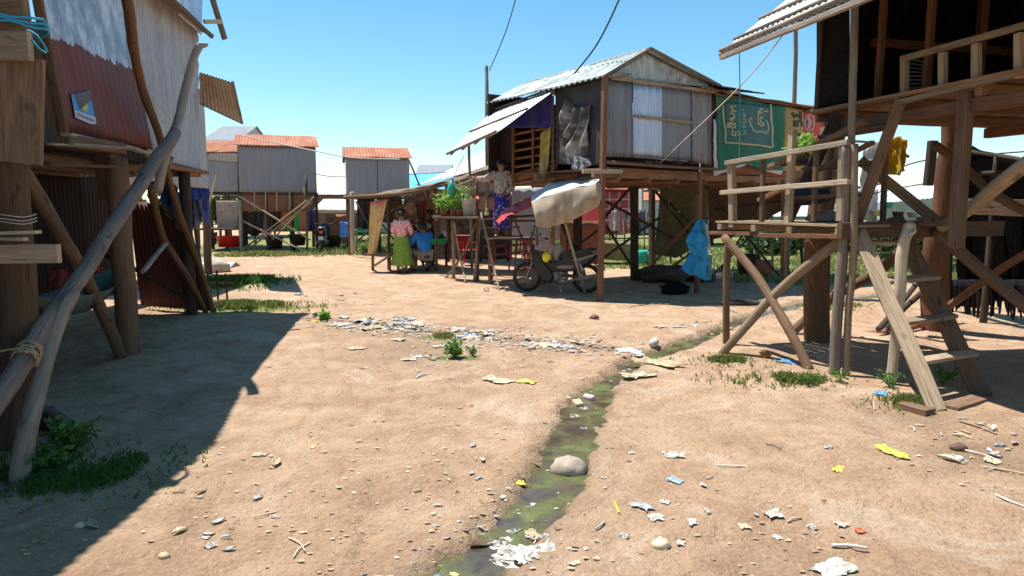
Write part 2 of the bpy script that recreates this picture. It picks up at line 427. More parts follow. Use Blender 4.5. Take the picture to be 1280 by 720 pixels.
for y in ys:
    for x in xs:
        z=gz(x,y); verts.append((x,y,z))
        al=dk=gr=0
        if -13<x<20 and 0<y<60:
            if -4<x<8 and y<16:
                d,t=pdist(x,y,DP)
                if d<.9:
                    w=.165+.09*n_(Vector((x*1.7,y*1.7,2)))+.07*n_(Vector((x*7,y*7,2)))-(.05 if t<.45 else 0)
                    al=max(0,min(1,(w-d)/.06)); dk=max(dk,.55*max(0,min(1,(w+.12-d)/.14)))
                d,t=pdist(x,y,GP)
                if d<.5: dk=max(dk,.85*max(0,1-(d/.20)**2))
            for (a,b,rx,ry) in DARK:
                q=((x-a)/rx)**2+((y-b)/ry)**2
                if q<4: dk=max(dk,.55*math.exp(-q*1.5)+.25*n_(Vector((x*3,y*3,1)))*math.exp(-q))
            for (a,b,rx,ry) in GRS:
                q=((x-a)/rx)**2+((y-b)/ry)**2+.8*n_(Vector((x*2,y*2,4)))
                if q<1: gr=max(gr,min(1,(1-q)*2))
            if y>13 and x>.12*y:
                q=(y-(17.2 if x<.33*y else 14.0))+1.2*n_(Vector((x*.8,y*.8,9)))
                gr=max(gr,max(0,min(1,q/.8)))
            if y>22.5: gr=max(gr,.9*max(0,min(1,(y-22.5)/1.5)))
        elif y>=60: gr=.8
        col.append((al,dk,gr,1))
nx=len(xs);faces=[(j*nx+i,j*nx+i+1,(j+1)*nx+i+1,(j+1)*nx+i) for j in range(len(ys)-1) for i in range(nx-1)]
me=bpy.data.meshes.new('ground');me.from_pydata(verts,[],faces);me.polygons.foreach_set('use_smooth',[True]*len(faces))
ca=me.color_attributes.new('soil','FLOAT_COLOR','POINT');ca.data.foreach_set('color',np.array(col,dtype=np.float32).ravel())
m,nt,bs=newmat('sandy dirt')
tc=nt.nodes.new('ShaderNodeTexCoord');ob=tc.outputs['Object']
at=nt.nodes.new('ShaderNodeAttribute');at.attribute_name='soil';sep=nt.nodes.new('ShaderNodeSeparateColor');nt.links.new(at.outputs['Color'],sep.inputs[0])
b1=ntex(nt,ob,.55,6,.6);b2=ntex(nt,ob,3.2,7,.65,.3);b3=ntex(nt,ob,34,6,.7);b4=ntex(nt,ob,150,3,.6)
c=mix(nt,ramp(nt,b1,[(.35,0),(.65,1)]),(.54,.335,.20),(.63,.44,.285))
c=mix(nt,ramp(nt,b2,[(.40,0),(.62,.8)]),c,(.43,.26,.155))
b5=ntex(nt,ob,1.1,8,.75,.8);c=mix(nt,ramp(nt,b5,[(.52,0),(.60,.5)]),c,(.34,.20,.12));c=mix(nt,ramp(nt,b5,[(.36,.55),(.46,0)]),c,(.70,.55,.40))
c=mix(nt,ramp(nt,b3,[(.50,0),(.72,.55)]),c,(.66,.49,.33))
c=mix(nt,ramp(nt,b3,[(.26,.75),(.42,0)]),c,(.20,.11,.06))
c=mix(nt,ramp(nt,b4,[(.62,0),(.75,.5)]),c,(.72,.58,.42))
c=mix(nt,ramp(nt,b4,[(.25,.6),(.38,0)]),c,(.16,.09,.05))
c=mix(nt,sep.outputs[1],c,mix(nt,b3,(.19,.12,.075),(.34,.24,.16)))
c=mix(nt,sep.outputs[0],c,ramp(nt,b2,[(.3,(.085,.06,.03)),(.43,(.12,.10,.03)),(.52,(.11,.12,.03)),(.62,(.16,.12,.06)),(.75,(.24,.18,.10))]))
gm=N(nt,'ShaderNodeMath',operation='MULTIPLY');nt.links.new(sep.outputs[2],gm.inputs[0]);nt.links.new(ramp(nt,b2,[(.3,.5),(.55,1)]),gm.inputs[1])
c=mix(nt,gm.outputs[0],c,mix(nt,b3,(.10,.14,.03),(.24,.26,.08)))
nt.links.new(c,bs.inputs['Base Color']);bs.inputs['Roughness'].default_value=.95;bs.inputs['Specular IOR Level'].default_value=.15
ad=N(nt,'ShaderNodeMath',operation='MULTIPLY_ADD');nt.links.new(b2,ad.inputs[0]);ad.inputs[1].default_value=2.5;nt.links.new(b3,ad.inputs[2])
bump(nt,bs,ad.outputs[0],1.0,.04)
me.materials.append(m);o=bpy.data.objects.new('ground',me);C.objects.link(o);struct(o)
# ditch water
m,nt,bs=newmat('murky green water');ob,_=vecs(nt,'Object',(1,1,1));g=ntex(nt,ob,5,6,.65,.5)
nt.links.new(ramp(nt,g,[(.32,(.05,.04,.03)),(.46,(.10,.075,.045)),(.53,(.095,.09,.03)),(.62,(.10,.115,.025)),(.74,(.16,.13,.05))]),bs.inputs['Base Color'])
nt.links.new(ramp(nt,g,[(.42,.06),(.6,.55)]),bs.inputs['Roughness']);bump(nt,bs,g,.3,.01)
b=MB()
def wf(u,v):
    k=u*(len(DP)-1);i=min(len(DP)-2,int(k));t=k-i
    x=DP[i][0]*(1-t)+DP[i+1][0]*t;y=DP[i][1]*(1-t)+DP[i+1][1]*t
    dx,dy=DP[i+1][0]-DP[i][0],DP[i+1][1]-DP[i][1];L=math.hypot(dx,dy)
    return Vector((x-dy/L*(v-.5)*.6,y+dx/L*(v-.5)*.6,-.034))
b.surf(wf,120,4,10,.6);struct(b.build('water',m))
# ---------------------------------------------------------------- vegetation helpers
M['grass']=leafmat('grass blades',(.09,.17,.025),(.34,.34,.11))
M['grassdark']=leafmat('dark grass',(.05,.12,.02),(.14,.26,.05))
M['grassdry']=leafmat('dry yellow green grass',(.20,.22,.05),(.42,.38,.14))
M['leafy']=leafmat('weed leaves',(.06,.16,.02),(.16,.32,.05))
M['bushleaf']=leafmat('dark bush leaves',(.02,.05,.012),(.06,.12,.03),.2)
M['litleaf']=leafmat('bright plant leaves',(.14,.32,.04),(.34,.50,.10),.45)
def blades(mb,cx,cy,rx,ry,n,h,w=.006,edge=.9,z0=None,tuft=4):
    for _ in range(int(n*1.2)):
        while 1:
            a,q=R()*6.283,R()**.55*1.35; x=cx+rx*q*math.cos(a); y=cy+ry*q*math.sin(a)
            if noise.noise(Vector((x*2.3,y*2.3,5)))+.35>q*edge: break
            if R()<.05: break
        zz=gz(x,y) if z0 is None else z0
        for k in range(tuft if q<.8 else 2):
            a=R()*6.283; hh=h*rr(.4,1.15)*(1.15-.7*min(1,q)); l=hh*rr(.2,.9); dx,dy=math.cos(a),math.sin(a); bx,by=x+rr(-.03,.03),y+rr(-.03,.03)
            ww=w*rr(.6,1.4)
            mb.add([(bx-dy*ww,by+dx*ww,zz-.01),(bx+dy*ww,by-dx*ww,zz-.01),(bx+dx*l*.5+dy*ww*.7,by+dy*l*.5-dx*ww*.7,zz+hh*.65),(bx+dx*l,by+dy*l,zz+hh),(bx+dx*l*.5-dy*ww*.7,by+dy*l*.5+dx*ww*.7,zz+hh*.65)],[(0,1,2,3,4)],[((0,0),)*5])
def leaves(mb,c,rad,n,s,sq=(1,1,1)):
    for _ in range(n):
        while 1:
            p=Vector((rr(-1,1),rr(-1,1),rr(-1,1)))
            if p.length<1 and noise.noise(p*2.2+c)>-.18: break
        p=Vector((p.x*sq[0],p.y*sq[1],p.z*sq[2]))*rad+c
        d=Vector((rr(-1,1),rr(-1,1),rr(-.6,1))).normalized();e=d.cross(Vector((rr(-1,1),rr(-1,1),rr(-1,1)))).normalized();k=s*rr(.6,1.4)
        mb.add([p,p+d*k*.5+e*k*.28,p+d*k,p+d*k*.5-e*k*.28],[(0,1,2,3)],[((0,0),)*4])
def gcl(name,px,py,rx,ry,n,h,mat,label,w=.006,edge=.9):
    p=G(px,py);b=MB();blades(b,p.x,p.y,rx,ry,n,h,w,edge);return stuff(b.build(name,mat),label,'grass')
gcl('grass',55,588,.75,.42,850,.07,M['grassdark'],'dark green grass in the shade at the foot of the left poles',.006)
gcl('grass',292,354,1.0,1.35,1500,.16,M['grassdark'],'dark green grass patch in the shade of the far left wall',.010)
gcl('grass',300,384,1.15,.45,900,.12,M['grass'],'sunlit grass strip beside the far end of the left house',.009)
gcl('grass',325,319,3.0,.8,900,.16,M['grassdry'],'dry grass strip in front of the far grey hut',.016)
gcl('grass',558,420,.35,.28,160,.06,M['grassdry'],'thin grass among the rubbish line')
gcl('grass',905,452,.45,.3,190,.07,M['grass'],'grass tufts by the foot of the crossed landing brace')
gcl('grass',975,476,.6,.28,300,.08,M['grass'],'grass under the wooden landing posts')
gcl('grass',1130,505,.32,.25,230,.07,M['grass'],'grass at the foot of the ladder')
gcl('grass',1040,383,.9,.7,260,.07,M['grassdry'],'sparse grass beyond the landing')
b=MB()
for _ in range(5200):
    y=13.9+(R()**1.4)*13; x=.14*y+R()*(y*.8)
    if x<.33*y and y<17.4: continue
    if noise.noise(Vector((x*.9,y*.9,3)))<-.25: continue
    zz=gz(x,y)
    for k in range(4):
        a=R()*6.283;h=rr(.05,.15);l=h*rr(.3,1);bx,by=x+rr(-.08,.08),y+rr(-.08,.08);ww=.017
        b.add([(bx-ww,by,zz),(bx+ww,by,zz),(bx+math.cos(a)*l,by+math.sin(a)*l,zz+h)],[(0,1,2)],[((0,0),)*3])
stuff(b.build('field_grass',M['grass']),'bright green grass field behind the central and right houses','grass')
b=MB()
for _ in range(2500):
    y=22.5+(R()**1.5)*14; x=-7+R()*12
    zz=gz(x,y)
    for k in range(3):
        a=R()*6.283;h=rr(.08,.25);l=h*rr(.2,.8);bx,by=x+rr(-.1,.1),y+rr(-.1,.1);ww=.022
        b.add([(bx-ww,by,zz),(bx+ww,by,zz),(bx+math.cos(a)*l,by+math.sin(a)*l,zz+h)],[(0,1,2)],[((0,0),)*3])
stuff(b.build('grass',M['grass']),'green grass around the posts of the far huts','grass')
def weed(px,py,n,h,label,mat='leafy',s=.035,name='weed',dz=0,grp=None):
    p=GG(px,py,dz); t=thing(name,label,'plant',p,grp)
    st=MB();lf=MB()
    for k in range(n):
        a=R()*6.283;q=Vector((math.cos(a),math.sin(a),0))*h*rr(.1,.7)+Vector((0,0,h*rr(.5,1)))
        st.tube([p,p+q*.5+Vector((0,0,h*.1)),p+q],.002,4)
        for j in range(9):
            c=p+q*rr(.35,1.05)+Vector((rr(-1,1),rr(-1,1),rr(-1,1)))*.015
            leaves(lf,c,.01,1,s)
    st.build('stem',M['leafy'],t);lf.build('foliage',M[mat],t);return t
weed(569,447,26,.17,'small leafy green weed growing in the sunlit dirt by the rubbish line',s=.05)
weed(590,444,10,.11,'low straggly weed right of the leafy weed in the sunlit dirt',s=.035)
weed(1010,482,12,.15,'weed at the foot of the slanting landing brace',s=.03)
weed(1050,478,10,.13,'weed at the foot of the paired landing posts',s=.03)
weed(1112,487,12,.16,'weed growing round the foot of the knobbed stick post',s=.03)
weed(1178,482,16,.22,'dark leafy weed in the shade between the ladder rails',s=.035)
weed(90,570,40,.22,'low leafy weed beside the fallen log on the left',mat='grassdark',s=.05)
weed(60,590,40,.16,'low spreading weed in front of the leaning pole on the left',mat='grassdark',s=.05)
weed(405,399,14,.10,'pale lettuce-like green plant at the left end of the rubbish line',mat='litleaf',s=.07)
# ================================================================ LEFT STILT HOUSE
wd=Vector((-.13,1,0)).normalized(); wn=Vector((1,.13,0)).normalized(); W0=Vector((-4.25,6.4,2.3))
def LW(px,py,off=0): return PL(px,py,W0,wn,off)
H=thing('stilt_house','left stilt house with red brown and chalky grey corrugated walls on leaning poles','house',(-5.6,7.8,0))
mw=plain('oxblood paint',(.155,.030,.016),.75,0,.12,3)
# red painted sheet with bare zinc top
m,nt,bs=newmat('half painted zinc'); v,_=vecs(nt,'UV',(1,1,1))
at=nt.nodes.new('ShaderNodeUVMap');at.uv_map='UVMap';sx=nt.nodes.new('ShaderNodeSeparateXYZ');nt.links.new(at.outputs[0],sx.inputs[0])
nz=ntex(nt,at.outputs[0],9,5,.7);st=N(nt,'ShaderNodeTexNoise',Scale=5.0,Detail=6.0,Roughness=.7);mp=N(nt,'ShaderNodeMapping');mp.inputs['Scale'].default_value=(1.1,.5,1);nt.links.new(at.outputs[0],mp.inputs[0]);nt.links.new(mp.outputs[0],st.inputs[0])
# paint edge: v against a falling line plus drips
e1=N(nt,'ShaderNodeMath',operation='MULTIPLY_ADD');nt.links.new(sx.outputs[0],e1.inputs[0]);e1.inputs[1].default_value=.13;nt.links.new(sx.outputs[1],e1.inputs[2])
e2=N(nt,'ShaderNodeMath',operation='MULTIPLY_ADD');nt.links.new(st.outputs[0],e2.inputs[0]);e2.inputs[1].default_value=.28;nt.links.new(e1.outputs[0],e2.inputs[2])
e3=N(nt,'ShaderNodeMath',operation='MULTIPLY_ADD');nt.links.new(nz,e3.inputs[0]);e3.inputs[1].default_value=.07;nt.links.new(e2.outputs[0],e3.inputs[2])
msk=ramp(nt,e3.outputs[0],[(.0,0),(.001,0)]); 
cmp=N(nt,'ShaderNodeMath',operation='GREATER_THAN');nt.links.new(e3.outputs[0],cmp.inputs[0]);cmp.inputs[1].default_value=1.24;PAINTEDGE=cmp
zc=ramp(nt,st.outputs[0],[(.3,(.20,.27,.36)),(.5,(.40,.48,.58)),(.62,(.68,.74,.80)),(.75,(.38,.34,.30))])
rc=mix(nt,ramp(nt,st.outputs[0],[(.35,0),(.7,1)]),(.135,.026,.014),(.19,.040,.020))
nt.links.new(mix(nt,cmp.outputs[0],rc,zc),bs.inputs['Base Color']);
mt=N(nt,'ShaderNodeMath',operation='MULTIPLY');nt.links.new(cmp.outputs[0],mt.inputs[0]);mt.inputs[1].default_value=.35;nt.links.new(mt.outputs[0],bs.inputs['Metallic']);bs.inputs['Roughness'].default_value=.6
M['halfpaint']=m
a,b_,c_,d_=LW(70,163),LW(191,187,0),LW(150,-22),LW(36,-22)
mb=MB();mb.corr(a,b_,c_,d_,.13,.0016,0,.012,.9);mb.build('painted_wall',M['halfpaint'],H,.003,label='red brown painted sheet with bare zinc top')
# chalky wall
mb=MB();mb.corr(LW(188,196,-.03),LW(252,212,-.03),LW(249,-25,-.03),LW(138,-50,-.03),.075,.013,-.42,.006,1.1)
mb.build('grey_wall',M['whitecorr'],H,.003)
mb=MB();mb.corr(LW(222,18,.015),LW(250,44,.015),LW(252,-25,.015),LW(214,-25,.015),.08,.008,0,.01,.7);mb.build('zinc_patch',M['galvblue'],H,.003)
mb=MB();
def strip(p,q,r,s_,mat): mb=MB();mb.surf(lambda u,v:Vector(p).lerp(Vector(q),u).lerp(Vector(s_).lerp(Vector(r),u),v),8,3);return mb
strip(LW(186,196,-.05),LW(252,222,-.05),LW(252,200,-.045),LW(186,160,-.045),0).build('rusty_skirt',M['rustroof'],H,.004)
mb=MB();mb.beam(LW(77,168,.04),LW(166,187,.04),.035,.10,wn);mb.beam(LW(166,188,.045),LW(188,193,.045),.03,.09,wn);mb.build('bottom_board',M['palewood'],H)
mb=MB();mb.beam(LW(36,-20,.05),LW(73,165,.05),.05,.07,wn);mb.build('corner_board',M['brown'],H)
mb=MB();mb.beam(LW(188,205,.03),LW(256,216,.03),.06,.06);mb.build('sill_beam',M['redbrown'],H)
# near side wall turned away from the street, rear walls, dark inside
end=LW(252,212); nearp=LW(60,165)
def wallbox(px0,px1,z0,z1,name,mat,pitch=.08):
    mb=MB();mb.corr(Vector((px0[0],px0[1],z0)),Vector((px1[0],px1[1],z0)),Vector((px1[0],px1[1],z1)),Vector((px0[0],px0[1],z1)),pitch,.01);return mb.build(name,mat,H,.004)
e0=Vector((end.x-.02,end.y,0));back=-3.2
wallbox(e0,(e0.x+back,e0.y-.4),2.05,4.3,'end_wall',M['whitecorr'])
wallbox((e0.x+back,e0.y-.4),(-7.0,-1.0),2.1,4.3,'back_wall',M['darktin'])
# floor and beams, carried on out of view to block light
mb=MB()
for k in range(62):
    y=-.9+k*.185
    if y>10.4: break
    x0=-4.45-.13*(y-6.4); mb.beam((x0,y,2.19),(x0-2.9,y,2.19),.17,.025,jit=.004)
mb.build('floor',M['dark'],H)
mb=MB()
for k in range(4):
    x=-4.5-.8*k; mb.log([(x+.75,-.8,2.08),(x-.5,10.5,2.08)],.055,.045)
mb.build('floor_beam',M['brown'],H)
mb=MB();q=LW(148,205,-.12);mb.beam(q+Vector((0,-.02,.14)),q+Vector((.02,0,-.40)),.20,.16);mb.build('beam_end',M['brown'],H)
mb=MB();mb.beam(P(78,176,6.6),P(150,186,7.4),.16,.12);mb.build('beam_end',M['brown'],H)
mb=MB();mb.beam(P(78,122,6.9),P(96,142,7.2),.16,.10);mb.build('beam_end',M['greylog'],H)
mb=MB();mb.log([P(62,206,6.4),P(150,208,7.2),P(196,206,8.0)],.018);mb.build('floor_rail',M['brown'],H)
for x0,x1 in((90,168),(62,150)):
    mb=MB();mb.beam(P(x0,180,6.2),P(x1,186,7.3),.05,.02);mb.build('floor_slat',M['palewood'],H)
wallbox((-3.9,-.9),(-7.0,-1.0),.1,4.3,'near_wall',M['darktin'])  # unseen end wall, added to keep light out from under the house
# posts
def post(pb,d,ztop,r,mat,parent,name='post',r1=None,lean=(0,0)):
    p=G(*pb);mb=MB();mb.log([on(p.x,p.y,-.1),(p.x+lean[0],p.y+lean[1],ztop)],r,r1 or r*.92,wob=.08,sides=12);return mb.build(name,mat,parent)
post((162,443),0,2.1,.115,M['brown'],H)
post((240,392),0,2.1,.085,M['dark'],H)
for x,y in((-6.6,5.2),(-6.8,7.6),(-7.1,10.1)):
    mb=MB();mb.log([on(x,y,-.1),(x,y,2.1)],.09,.08);mb.build('post',M['dark'],H)
# roof: street eave follows the shadow edge
EV=[(-4.62,10.95),(-3.93,6.9),(-3.5,5.2),(-3.42,-1.2)]
EZ=[4.22,4.22,4.25,4.30]
for i in range(3):
    (x0,y0),(x1,y1)=EV[i],EV[i+1]
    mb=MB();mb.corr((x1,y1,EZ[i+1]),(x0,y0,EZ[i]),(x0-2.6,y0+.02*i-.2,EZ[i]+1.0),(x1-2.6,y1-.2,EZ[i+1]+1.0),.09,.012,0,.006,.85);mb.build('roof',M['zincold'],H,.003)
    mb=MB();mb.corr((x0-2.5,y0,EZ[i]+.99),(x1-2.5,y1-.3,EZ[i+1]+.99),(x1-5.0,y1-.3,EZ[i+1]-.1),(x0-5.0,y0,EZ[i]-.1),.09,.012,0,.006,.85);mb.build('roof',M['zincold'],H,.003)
mb=MB();mb.beam(P(281,49,10.9),P(263,-10,10.6),.05,.09);mb.build('verge_board',M['brown'],H)
mb=MB();mb.beam(P(255,27,10.4),P(276,27,10.6),.05,.06);mb.build('rafter',M['palewood'],H)
mb=MB();mb.beam((EV[0][0],EV[0][1]-.1,EZ[0]-.03),(EV[1][0],EV[1][1],EZ[1]-.03),.04,.05);mb.build('eave_batten',M['brown'],H)
mb=MB();mb.beam((EV[1][0]-.5,EV[1][1],EZ[1]+.1),(EV[2][0]-.5,EV[2][1],EZ[2]+.1),.05,.06);mb.beam((EV[0][0]-.5,EV[0][1]-.2,EZ[1]+.1),(EV[1][0]-.5,EV[1][1],EZ[2]+.1),.05,.06);mb.build('purlin',M['brown'],H)
# leaning orange poles and struts nailed on
mb=MB();mb.log([P(150,-25,6.3),P(163,25,6.8),P(176,100,7.7),P(197,165,8.6),P(222,262,9.6),P(254,350,10.3),GG(266,388,-.03)],.050,.042,wob=.16,sides=12);mb.build('leaning_pole',M['orange'],H)
mb=MB();mb.log([P(188,228,9.0),P(200,285,9.3),P(207,304,9.5),P(238,352,9.9),GG(258,389,-.03)],.05,.04,wob=.15);mb.build('leaning_pole',M['orange'],H)
mb=MB();mb.log([P(208,303,9.5),P(178,340,8.6)],.035,.03);mb.build('strut',M['greylog'],H)
mb=MB();mb.log([P(178,342,9.6),P(240,376,10.2)],.03);mb.build('strut',M['dark'],H)
mb=MB();mb.log([P(130,318,9.8),P(180,342,9.8)],.03);mb.build('strut',M['dark'],H)
mb=MB();mb.log([P(15,195,4.9),P(52,255,5.3),P(88,312,5.9),P(118,370,6.6),GG(153,447,-.03)],.055,.06,wob=.12,sides=12);mb.build('leaning_pole',M['brown'],H)
mb=MB();mb.log([P(206,222,9.2),P(214,196,9.1),P(196,236,9.2)],.03);mb.build('strut',M['greylog'],H)
# near veranda post with nailed planks at the picture edge
mb=MB();q=G(20,556);mb.log([on(q.x,q.y,-.05),P(22,420,q.y),P(18,300,q.y-.02),P(14,190,q.y)],.125,.10,wob=.1,sides=14);mb.build('post',M['nearpost'],H)
mb=MB();mb.beam(P(14,203,4.3),P(16,70,4.3),.34,.05,(1,-4,0));mb.build('nailed_board',M['brown'],H)
mb=MB();mb.beam(P(-40,58,4.25),P(38,58,4.25),.05,.17);mb.build('nailed_board',M['tan'],H)
mb=MB();mb.beam(P(-40,18,4.28),P(33,14,4.28),.07,.28);mb.build('nailed_board',M['brown'],H)
mb=MB();mb.beam(P(-60,318,4.3),P(74,317,4.35),.05,.12);mb.build('nailed_board',M['tan'],H)
mb=MB();mb.beam(P(-40,293,4.2),P(48,290,4.2),.06,.02);mb.beam(P(-40,297,4.25),P(32,299,4.25),.05,.02);mb.build('thin_slat',M['palewood'],H)
mb=MB()
for dz in(0,.02,.045):
    q=P(16,278,4.42);mb.tube([q+Vector((.13*math.cos(t),.13*math.sin(t),dz+.01*math.sin(t*3))) for t in [k*.524 for k in range(13)]],.003)
mb.build('wire_binding',M['wirelight'],H)
mb=MB()
q=P(14,36,4.35)
for j in range(3): mb.tube([q+Vector((.20*math.cos(t),.17*math.sin(t),j*.022+.012*math.sin(t*4+j))) for t in [k*.524 for k in range(13)]],.008)
mb.tube([P(34,38,4.1),P(44,42,4.1),P(52,52,4.1),P(60,66,4.12),P(50,62,4.1),P(40,50,4.1)],.006)
t=mb.build('rope',plain('cyan rope',(.03,.33,.50),.7));tag(t,'cyan plastic rope tied round the near post high at the left edge','rope')
# sticker
S0=LW(100,130,.02)
def quad(mb,pts,off=0,n=wn,W=LW,sub=1):
    q=[W(x,y,off) for x,y in pts]; mb.add(q,[tuple(range(len(q)))],[tuple((p.y,p.z) for p in q)]); return mb
mb=MB();quad(mb,[(86,118),(109,113),(117,155),(110,155),(91,147)],.022);stk=mb.build('sticker',plain('sticker blue',(.03,.30,.72),.5),H,.002)
mb=MB();quad(mb,[(89,117.5),(108,113.5),(111,124),(97,138)],.026);s2=mb.build('torn_patch',plain('torn grey',(.13,.12,.12),.8),stk);s2.location=(0,0,0)
mb=MB();quad(mb,[(89,137),(116,147),(117,155),(110,155),(91,147)],.027);mb.build('white_band',plain('sticker white',(.55,.56,.60),.6),stk)
mb=MB();quad(mb,[(98,136),(105,129),(107,133),(104,141)],.028);mb.build('yellow_figure',plain('sticker yellow',(.52,.45,.14),.6),stk)
mb=MB()
for k in range(6): quad(mb,[(93+k*3.6,141+k*1.45),(95.2+k*3.6,141.8+k*1.45),(95.6+k*3.6,145.5+k*1.45),(93.4+k*3.6,144.7+k*1.45)],.031)
mb.build('print_marks',plain('print grey',(.22,.24,.30),.7),stk)
for ch in stk.children:
    WL[ch.name]=WL[stk.name]
# ---- dark partition under the house, ragged at the foot
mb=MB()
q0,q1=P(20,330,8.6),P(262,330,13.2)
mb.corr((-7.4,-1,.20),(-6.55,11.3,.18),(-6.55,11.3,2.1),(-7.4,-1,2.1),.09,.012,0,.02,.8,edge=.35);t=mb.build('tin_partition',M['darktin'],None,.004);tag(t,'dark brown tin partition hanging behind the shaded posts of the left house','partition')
mb=MB();pa=G(258,392);mb.corr(on(pa.x,pa.y+.15,.02),on(pa.x-1.25,pa.y+.5,.05),(pa.x-1.35,pa.y+.5,1.7),(pa.x-.28,pa.y+.15,1.55),.09,.010,0,.01,.8)
t=mb.build('tin_panel',metal('dull red brown tin',(.09,.025,.022),(.15,.045,.035),.15,(.06,.025,.02),.1,.7),None,.004);tag(t,'dull red tin panel leaning at the far end of the left house','panel')
mb=MB();mb.log([P(240,250,11.4),P(250,330,11.3),GG(268,388)],.03,.03);tag(mb.build('stick',M['dark']),'thin dark stick leaning on the dull red tin panel','stick')
mb=MB()
for k in range(11):
    x=-4.9-k*.16; mb.beam(on(x,11.6,-.02),(x+rr(-.03,.03),11.6,rr(.35,.6)),.03,.02)
mb.beam((-4.8,11.62,.28),(-6.7,11.62,.30),.03,.03)
tag(mb.build('picket_fence',M['dark']),'low dark picket fence under the far end of the left house','fence')
# ---- foreground logs
_a,_b=P(0,494,3.85),P(219,166,8.0);_d=(_b-_a);LOG0=_a-_d*((_a.z-.0)/_d.z)
mb=MB();mb.log([LOG0,P(219,166,8.0)],.056,.066,wob=.12,sides=16,seg=.09);t=mb.build('leaning_log',M['greylog']);tag(t,'long thick grey log leaning across the left foreground','log')
mb=MB();mb.log([P(196,240,7.9),P(207,195,8.1),P(222,150,8.6),P(232,110,9.0),P(243,70,9.3),P(252,54,9.4),P(256,57,9.4)],.055,.05,wob=.16,sides=12);t=mb.build('pole',M['greylog']);tag(t,'crooked grey pole continuing above the cut end of the long log to the eave','pole')
q=G(22,602);mb=MB();mb.log([on(q.x,q.y,-.05),P(30,545,q.y+.1),P(48,480,q.y+.35),P(75,400,q.y+.75),P(92,366,q.y+.95)],.058,.045,wob=.16,sides=12);t=mb.build('pole',M['greylog']);tag(t,'short grey forked pole propping the long log near the left edge','pole')
mb=MB()
for k in range(7):
    q=P(30+k*1.7,449-k*2.6,4.12+k*.03);r=.062+rr(0,.012)
    ax=_d.normalized();sx=ax.cross(Vector((0,0,1))).normalized();sy=ax.cross(sx)
    mb.tube([q+(sx*math.cos(t_)+sy*math.sin(t_))*r+ax*rr(-.012,.012) for t_ in [j*.524 for j in range(13)]],.0065)
mb.tube([P(34,440,4.05),P(18,436,4.08),P(-10,442,4.1)],.007);mb.tube([P(45,432,4.05),P(52,440,4.06),P(46,458,4.06)],.006)
tag(mb.build('rope',M['rope']),'tan rope wound round the long grey log near the left edge','rope')
q0,q1=GG(42,512,.06),GG(102,549,.04)
mb=MB();mb.log([q0,q1],.055,.05,sides=12);tag(mb.build('log',M['greylog']),'cut log lying on the ground beside the grass at left','log')
mb=MB();mb.log([GG(40,528,.04),GG(82,548,.03)],.04,.035);tag(mb.build('log',M['dark']),'thin dark log lying in front of the cut log at left','log')
# ---- cloths at far end
def drape(top,bot,nu=26,nv=14,amp=.04,fold=7,sag=0,back=Vector((0,1,0)),seed=0):
    # top,bot: lists of world points
    def L(pl,u):
        k=u*(len(pl)-1);i=min(len(pl)-2,int(k));t=k-i;return pl[i].lerp(pl[i+1],t)
    def fn(u,v):
        p=L(top,u).lerp(L(bot,u),v)
        w=amp*(.25+v)*math.sin(u*fold*6.28+seed+1.5*noise.noise(Vector((u*3,v*2,seed))))+amp*.8*noise.noise(Vector((u*5,v*4,seed+3)))
        return p+back*w-Vector((0,0,sag*math.sin(u*math.pi)*(1-v)))
    return fn
def cloth_thing(name,label,cat,top,bot,mat,**k):
    mb=MB();nu=k.pop('nu',26);nv=k.pop('nv',14);th=k.pop('th',.004)
    mb.surf(drape(top,bot,**k),nu,nv,(top[0]-top[-1]).length,(top[0]-bot[0]).length)
    return tag(mb.build(name,mat,None,th),label,cat)
T=lambda pts,d:[P(x,y,d) for x,y in pts]
cloth_thing('tarp','bright blue tarpaulin edge hanging at the far end of the left house','tarp',T([(226,233),(242,234),(262,236)],10.6),T([(232,247),(246,250),(261,282)],10.4),cloth('blue tarp',(.05,.09,.35)),amp=.03,fold=2)
cloth_thing('blanket','grey blue blanket hanging in folds below the blue tarpaulin','blanket',T([(222,240),(240,247),(258,247)],10.5),T([(236,290),(246,284),(259,264)],10.4),cloth('grey blanket',(.17,.18,.27)),amp=.05,fold=3.5)
cloth_thing('bundle_cloth','deep blue sheet slung between poles under the left house','sheet',T([(196,218),(208,216),(222,234)],9.9),T([(200,252),(212,262),(226,258)],9.9),cloth('deep blue sheet',(.02,.07,.20)),amp=.05,fold=1)
cloth_thing('sack','dull olive sack hanging under the deep blue sheet','sack',T([(200,252),(212,262),(226,258)],9.92),T([(206,268),(220,284),(232,290)],9.9),cloth('olive sack',(.13,.11,.08)),amp=.05,fold=1)
# hammock + red things in the shade
mb=MB()
def hm(u,v):
    p=P(24,372,5.4).lerp(P(150,330,8.2),u);s=math.sin(u*math.pi)
    return p+Vector((0,0,-.35*s))+Vector((.25*(v-.5)*2*s,.1*(v-.5)*s,.22*(2*v-1)**2*s))
mb.surf(hm,24,10,2,1);tag(mb.build('hammock',cloth('hammock cloth',(.07,.10,.08)),None,.004),'dark green hammock slung in the shade under the left house','hammock')
cloth_thing('cloth','red cloth bundle hanging over the shaded hammock','cloth',T([(62,340),(75,336),(90,342)],7.2),T([(64,372),(76,384),(88,366)],7.2),cloth('red cloth',(.35,.02,.02)),amp=.08,fold=1.5)
cloth_thing('cloth','small red cloth hanging beside the square left post in shade','cloth',T([(112,336),(120,330),(128,334)],7.9),T([(116,350),(121,352),(127,350)],7.9),M['red'],amp=.03,fold=1)
mb=MB();mb.ball(P(20,232,4.9),.09,12,10,(.6,.6,1.3),.5);tag(mb.build('plastic_bag',cloth('light green bag',(.12,.45,.10),trans=.3)),'light green plastic bag hanging on the near left post','bag')
